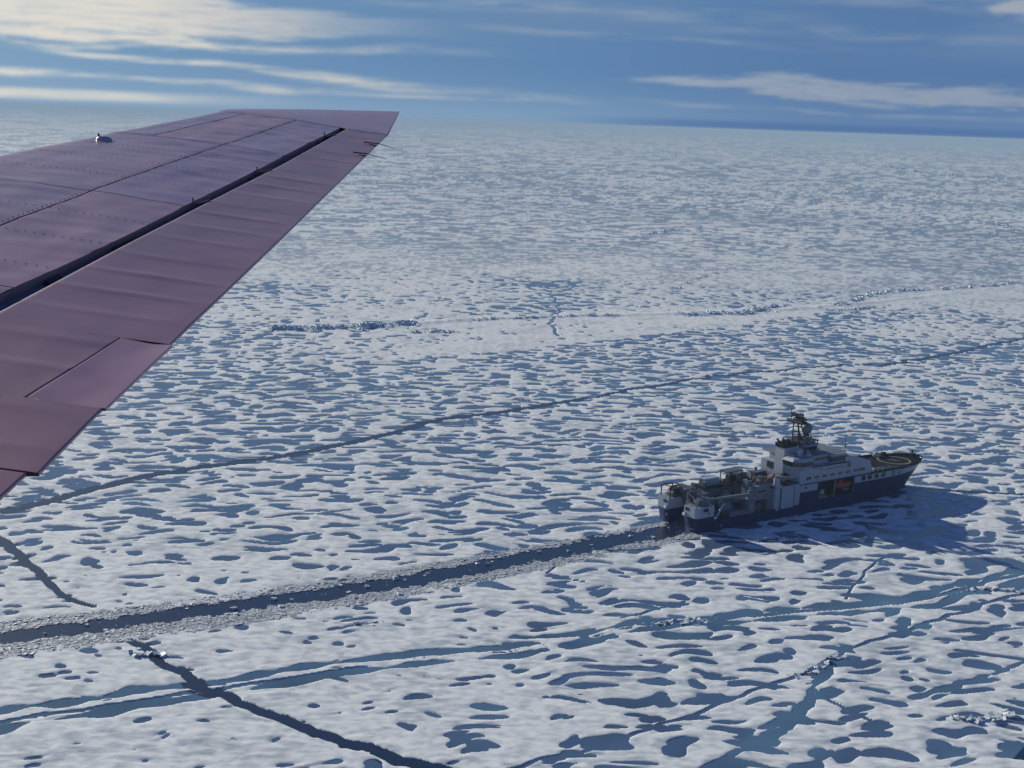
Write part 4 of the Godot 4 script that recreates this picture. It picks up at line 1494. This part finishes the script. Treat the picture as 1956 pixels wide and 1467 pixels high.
func skin_y(c: float, s: float) -> float:
	var le := c_le(s)
	var d := c - le
	var y := 0.0
	if d < 0.22:
		y = -0.14 * pow(1.0 - sqrt(clampf(1.0 - pow(1.0 - d / 0.22, 2.0), 0.0, 1.0)), 1.0)
	var t := clampf(d / (c_up(s) - le), 0.0, 1.0)
	y += 0.022 * sin(PI * t)
	return y + n_dent.get_noise_2d(c * 2.6, s) * 0.0055 + n_dent.get_noise_2d(c * 1.6 + 40.0, s * 7.0) * 0.0035

func skin_panel(s0: float, s1: float, ca: Callable, cb: Callable) -> void:
	var st := smooth()
	var ns := maxi(10, int((s1 - s0) / 0.06))
	var nc := 26
	var g := 0.006
	for i in ns:
		for j in nc:
			var p := []
			for e in [[i, j], [i + 1, j], [i + 1, j + 1], [i, j + 1]]:
				var s := lerpf(s0 + g, s1 - g, float(e[0]) / ns)
				var c := lerpf(ca.call(s) + g, cb.call(s) - g, float(e[1]) / nc)
				# plates dish a little between their rivet lines
				var edge := minf(minf(s - s0, s1 - s), 0.25) * 4.0
				p.append(W(c, s, skin_y(c, s) - 0.003 * edge))
			quad(st, p[0], p[1], p[2], p[3], Vector3.UP)
	part("skin_panel", st, [M.wing, M.wing_worn, M.wing_dark][int(absf(s0 * 7.3 + ca.call(s0) * 11.0)) % 3], wing)

func control_surface(called: String, s0: float, s1: float, te: Callable, front: Callable, mat: Material, rib: float, nose: bool, parent: Node, cut := []) -> MeshInstance3D:
	var st := smooth()
	var bands := [[s0, s1]]
	if cut.size():
		bands = [[s0, cut[0]], [cut[0], cut[1]], [cut[1], s1]]
	for bd in bands:
		var ns := maxi(4, int((bd[1] - bd[0]) / 0.035))
		for i in ns:
			var rows := []
			for k in 2:
				var s := lerpf(bd[0], bd[1], float(i + k) / ns)
				var f: float = front.call(s)
				var t: float = te.call(s)
				if cut.size() and bd[0] == cut[0]:
					t = cut[2].call(s) - 0.004
				var full: float = te.call(s)
				var row := []
				if nose:
					row.append(W(f - 0.035, s, -0.15))
					row.append(W(f - 0.03, s, -0.07))
					row.append(W(f - 0.015, s, -0.032))
					row.append(W(f + 0.03, s, 0.002))
				else:
					row.append(W(f, s, -0.004))
				var ph := fposmod(s / rib + 0.25 * n_dent.get_noise_2d(s * 1.1, 7.0), 1.0)
				var ridge := pow(absf(ph - 0.5) * 2.0, 9.0)          # 1 on a rib
				for q in 13:
					var c := lerpf(f + (0.045 if nose else 0.004), t - 0.0015, [0.0, 0.02, 0.1, 0.2, 0.3, 0.42, 0.54, 0.66, 0.78, 0.9, 0.965, 0.992, 1.0][q])
					var u := (c - f) / maxf(full - f, 0.01)
					var sag := (-0.0055 - 0.003 * n_dent.get_noise_2d(floor(s / rib) * 3.3, 50.0)) * (1.0 - ridge) * sin(PI * clampf(u * 0.9 + 0.05, 0.0, 1.0))
					row.append(W(c, s, (0.012 if nose else 0.002) * (1.0 - u) + sag + n_dent.get_noise_2d(c * 4.0, s * 1.3) * 0.003))
				row.append(W(t, s, -0.012))
				row.append(W(f + 0.02, s, -0.16 if nose else -0.03))
				rows.append(row)
			for j in rows[0].size() - 1:
				var up := Vector3.UP if j < rows[0].size() - 2 else Vector3.DOWN
				if nose and j < 3:
					up = Vector3(-1, 0.4, 0)
				quad(st, rows[0][j], rows[1][j], rows[1][j + 1], rows[0][j + 1], up)
	return part(called, st, mat, parent)

func make_wing() -> void:
	n_dent = noise(0.9, 301, FastNoiseLite.TYPE_SIMPLEX_SMOOTH, 2)
	var S := Vector3(0.02433348, 0.10270223, -0.99441447)
	var C := Vector3(0.99556563, -0.09290328, 0.01476668)
	wing = Node3D.new()
	wing.name = "airplane_wing"
	add_child(wing, true)
	wing.transform = Transform3D(Basis(C, C.cross(S), -S), Vector3(-1.49193774, EYE - 1.13677245, -3.85443613)).orthonormalized()
	tag(wing, "dull red metal airplane wing with aileron reaching in from the left", "airplane wing")
	# inner box under the skin: shows as dark lines in the seams
	var st := smooth()
	var ns := 60
	for i in ns:
		var rows := []
		for k in 2:
			var s := lerpf(-3.5, 9.47, float(i + k) / ns)
			var le := c_le(s)
			var up := c_up(s)
			var row := []
			for q in 20:
				var d := pow(q / 19.0, 2.0)
				var c := lerpf(le + 0.004, up - 0.01, d)
				row.append(W(c, s, skin_y(c, s) - 0.014))
			row.append(W(up - 0.01, s, -0.2))
			row.append(W(le + 0.35, s, -0.34))
			row.append(W(le + 0.06, s, -0.23))
			row.append(row[0])
			rows.append(row)
		for j in rows[0].size() - 1:
			var up := Vector3.UP
			if j == 19:
				up = Vector3.RIGHT
			elif j == 20 or j == 21:
				up = Vector3.DOWN
			elif j == 22:
				up = Vector3.LEFT
			quad(st, rows[0][j], rows[1][j], rows[1][j + 1], rows[0][j + 1], up)
	part("wing_box", st, M.seam, wing)
	# skin panels between the seams
	var spar := func(s: float) -> float: return line_at([[-3.5, -1.75], [5.3, -1.262], [7.4, -1.084], [9.6, -0.892]], s)
	var front := func(s: float) -> float: return line_at([[-3.5, -2.9], [5.0, -1.95], [7.35, -1.664], [9.6, -1.385]], s)
	for b in [[-3.5, -0.4], [-0.4, 2.3], [2.3, 4.7], [4.7, 7.3], [7.3, 9.47]]:
		skin_panel(b[0], b[1], spar, c_up)
		if b[0] > 7.0:
			skin_panel(b[0], b[1], front, spar)
			skin_panel(b[0], b[1], c_le, front)
		else:
			skin_panel(b[0], b[1], c_le, spar)
	# raised lap strip and rivets along the seam
	st = flat()
	var rows := []
	for k in 70:
		var c := lerpf(-2.08, -0.66, k / 69.0)
		rows.append([c, 7.26])
		rows.append([c, 7.335])
	for k in 165:
		var s := -1.0 + k * 0.063
		rows.append([spar.call(s) - 0.03, s])
	for e in [6.65, 6.0, 5.35, 4.7, 4.05, 3.4, 2.75, 2.1, 1.4, 8.0, 8.7]:
		for k in 34:
			rows.append([lerpf(c_le(e) + 0.25, c_up(e) - 0.05, k / 33.0), e])
	for e in rows:
		var p := W(e[0], e[1], skin_y(e[0], e[1]) - 0.001)
		var q := 0.0045
		var top := p + Vector3(0, 0.0028, 0)
		for f in [[-q, -q, q, -q], [q, -q, q, q], [q, q, -q, q], [-q, q, -q, -q]]:
			tri(st, top, p + Vector3(f[0], 0, f[1]), p + Vector3(f[2], 0, f[3]), Vector3(f[0] + f[2], q, f[1] + f[3]))
	var rv := part("rivet_rows", st, M.wing, wing)
	rv.set_meta("kind", "stuff")
	# tip cap
	st = smooth()
	var edge := [Vector2(-1.79, 9.483), Vector2(-1.501, 9.989), Vector2(-0.942, 10.696), Vector2(-0.139, 11.546)]
	for i in 30:
		for j in 12:
			for face in 2:
				var p := []
				for e in [[i, j], [i + 1, j], [i + 1, j + 1], [i, j + 1]]:
					var u: float = e[0] / 30.0
					var v: float = e[1] / 12.0
					var q: float = u * 3.0
					var m := mini(int(q), 2)
					var o: Vector2 = edge[m].lerp(edge[m + 1], q - m)
					var a := Vector2(lerpf(-1.775, -0.018, u), 9.478)
					var x := a.lerp(o, v)
					var y0 := skin_y(minf(a.x, -0.47), 9.47) if a.x < -0.47 else -0.002
					if face == 0:
						p.append(W(x.x, x.y, lerpf(y0, -0.13 * pow(1.0 - minf(u * 6.0, 1.0), 2.0), v) + 0.012 * sin(PI * v) * sin(PI * u)))
					else:
						p.append(W(x.x, x.y, lerpf(-0.145 - 0.06 * sin(PI * u) + 0.12 * u, -0.16 * pow(1.0 - minf(u * 6.0, 1.0), 2.0) - 0.012, v)))
				quad(st, p[0], p[1], p[2], p[3], Vector3.UP if face == 0 else Vector3.DOWN)
	part("wing_tip", st, M.wing, wing)
	# the open slot in front of the aileron
	st = flat()
	for i in 40:
		var s0 := lerpf(-3.5, 9.46, i / 40.0)
		var s1 := lerpf(-3.5, 9.46, (i + 1) / 40.0)
		quad(st, W(c_up(s0) - 0.02, s0, -0.05), W(c_up(s1) - 0.02, s1, -0.05), W(c_lo(s1) + 0.02, s1, -0.07), W(c_lo(s0) + 0.02, s0, -0.07), Vector3.UP)
		quad(st, W(c_up(s0) - 0.006, s0, -0.004), W(c_up(s1) - 0.006, s1, -0.004), W(c_up(s1) - 0.004, s1, -0.06), W(c_up(s0) - 0.004, s0, -0.06), Vector3.RIGHT)
	part("hinge_slot", st, M.slot, wing)
	for e in [[8.55, 8.95], [9.05, 9.4], [6.2, 6.5], [3.45, 3.75], [2.6, 2.75]]:
		st = flat()
		hexa(st, [W(c_up(e[0]) + 0.005, e[0], -0.1), W(c_lo(e[0]) - 0.04, e[0], -0.1), W(c_lo(e[1]) - 0.04, e[1], -0.1), W(c_up(e[1]) + 0.005, e[1], -0.1), W(c_up(e[0]) + 0.005, e[0], -0.03), W(c_lo(e[0]) - 0.04, e[0], -0.04), W(c_lo(e[1]) - 0.04, e[1], -0.04), W(c_up(e[1]) + 0.005, e[1], -0.03)])
		part("hinge_bracket", st, M.seam, wing)
	for e in [[8.85, 0.02], [6.42, 0.02], [4.9, 0.0]]:
		st = flat()
		var p := W(c_lo(e[0]) - 0.01, e[0], 0.0)
		tube(st, p + Vector3(-0.05, -0.03, 0), p + Vector3(0.05, 0.014, 0.0), 0.008)
		tube(st, p + Vector3(-0.05, 0.03, 0.05), p + Vector3(-0.03, -0.05, 0.05), 0.005)
		part("hinge_pin", st, M.steel, wing)
	# aileron with trim tab and wicks, and the flap inboard of it
	var te := func(s: float) -> float: return line_at([[-3.5, 0.03], [0.2, 0.035], [0.8, 0.022], [2.6, 0.021], [4.0, 0.018], [6.4, 0.004], [9.2, -0.012], [9.6, -0.012]], s)
	var tabf := func(s: float) -> float: return lerpf(-0.25, -0.184, (s - 0.923) / (1.768 - 0.923))
	var ail := control_surface("aileron", 0.22, 9.43, te, c_lo, M.wing_fabric, 0.41, true, wing, [0.87, 1.745, tabf])
	var te2 := func(s: float) -> float: return 0.032
	control_surface("trim_tab", 0.876, 1.74, te2, tabf, M.wing, 3.0, false, ail)
	var te3 := func(s: float) -> float: return 0.0
	control_surface("flap", -3.5, 0.205, te3, c_lo, M.wing_fabric, 0.41, true, wing)
	for e in [[8.6, -0.124, 0.171], [7.88, -0.116, 0.181]]:
		st = flat()
		tube(st, W(e[1], e[0], 0.012), W(0.01, e[0] - 0.04, 0.02), 0.006, 0.005, 6)
		tube(st, W(0.01, e[0] - 0.04, 0.02), W(e[2], e[0] - 0.06, 0.0), 0.004, 0.002, 5)
		tube(st, W(e[1] + 0.05, e[0], 0.0), W(0.0, e[0] - 0.06, 0.004), 0.005, 0.005, 6)
		part("static_wick", st, M.dark, ail)
	# small blister on the upper skin
	st = smooth()
	lathe(st, Vector3.ZERO, [Vector2(0.075, -0.02), Vector2(0.075, 0.012), Vector2(0.06, 0.03), Vector2(0.03, 0.042), Vector2(0.0, 0.046)], 14)
	var cap := part("filler_cap", st, M.white, wing)
	cap.scale = Vector3(0.8, 0.62, 0.8)
	cap.position = W(-1.9, 6.82, skin_y(-1.9, 6.82))
	st = flat()
	tube(st, Vector3(-0.05, 0.03, 0), Vector3(-0.06, 0.07, 0), 0.012, 0.008, 5)
	part("cap_lever", st, M.dark, cap)

# ------------------------------------------------------------------ build
func _ready() -> void:
	rng.seed = 12
	var cam := Camera3D.new()
	cam.name = "camera"
	cam.basis = Basis(Vector3.RIGHT, -0.19061427) * Basis(Vector3.BACK, 0.03526145)
	cam.position = Vector3(0, EYE, 0)
	cam.fov = rad_to_deg(2.0 * atan(733.5 / 2600.0))
	cam.near = 0.1
	cam.far = 90000.0
	add_child(cam)
	cam.current = true
	var env := Environment.new()
	env.background_mode = Environment.BG_SKY
	env.sky = make_sky()
	env.background_energy_multiplier = 1.0
	env.tonemap_mode = Environment.TONE_MAPPER_LINEAR
	env.tonemap_exposure = 1.0
	env.sdfgi_enabled = true
	env.ssao_enabled = true
	env.ssil_enabled = true
	env.fog_enabled = true
	env.fog_density = 0.00009
	env.fog_light_color = Color(0.78, 0.90, 1.0)
	var we := WorldEnvironment.new()
	we.name = "world_environment"
	we.environment = env
	add_child(we)
	var sun := DirectionalLight3D.new()
	sun.name = "sun"
	sun.light_color = Color(1.0, 0.972, 0.9)
	sun.light_energy = 1.6
	sun.light_angular_distance = 0.5
	sun.shadow_enabled = true
	add_child(sun)
	var az := deg_to_rad(43.0)
	var el := deg_to_rad(21.5)
	sun.look_at_from_position(Vector3.ZERO, Vector3(sin(az) * cos(el), -sin(el), cos(az) * cos(el)), Vector3.UP)
	make_materials()
	make_ice()
	make_ship()
	make_wing()
	make_cargo()
	ice_details()
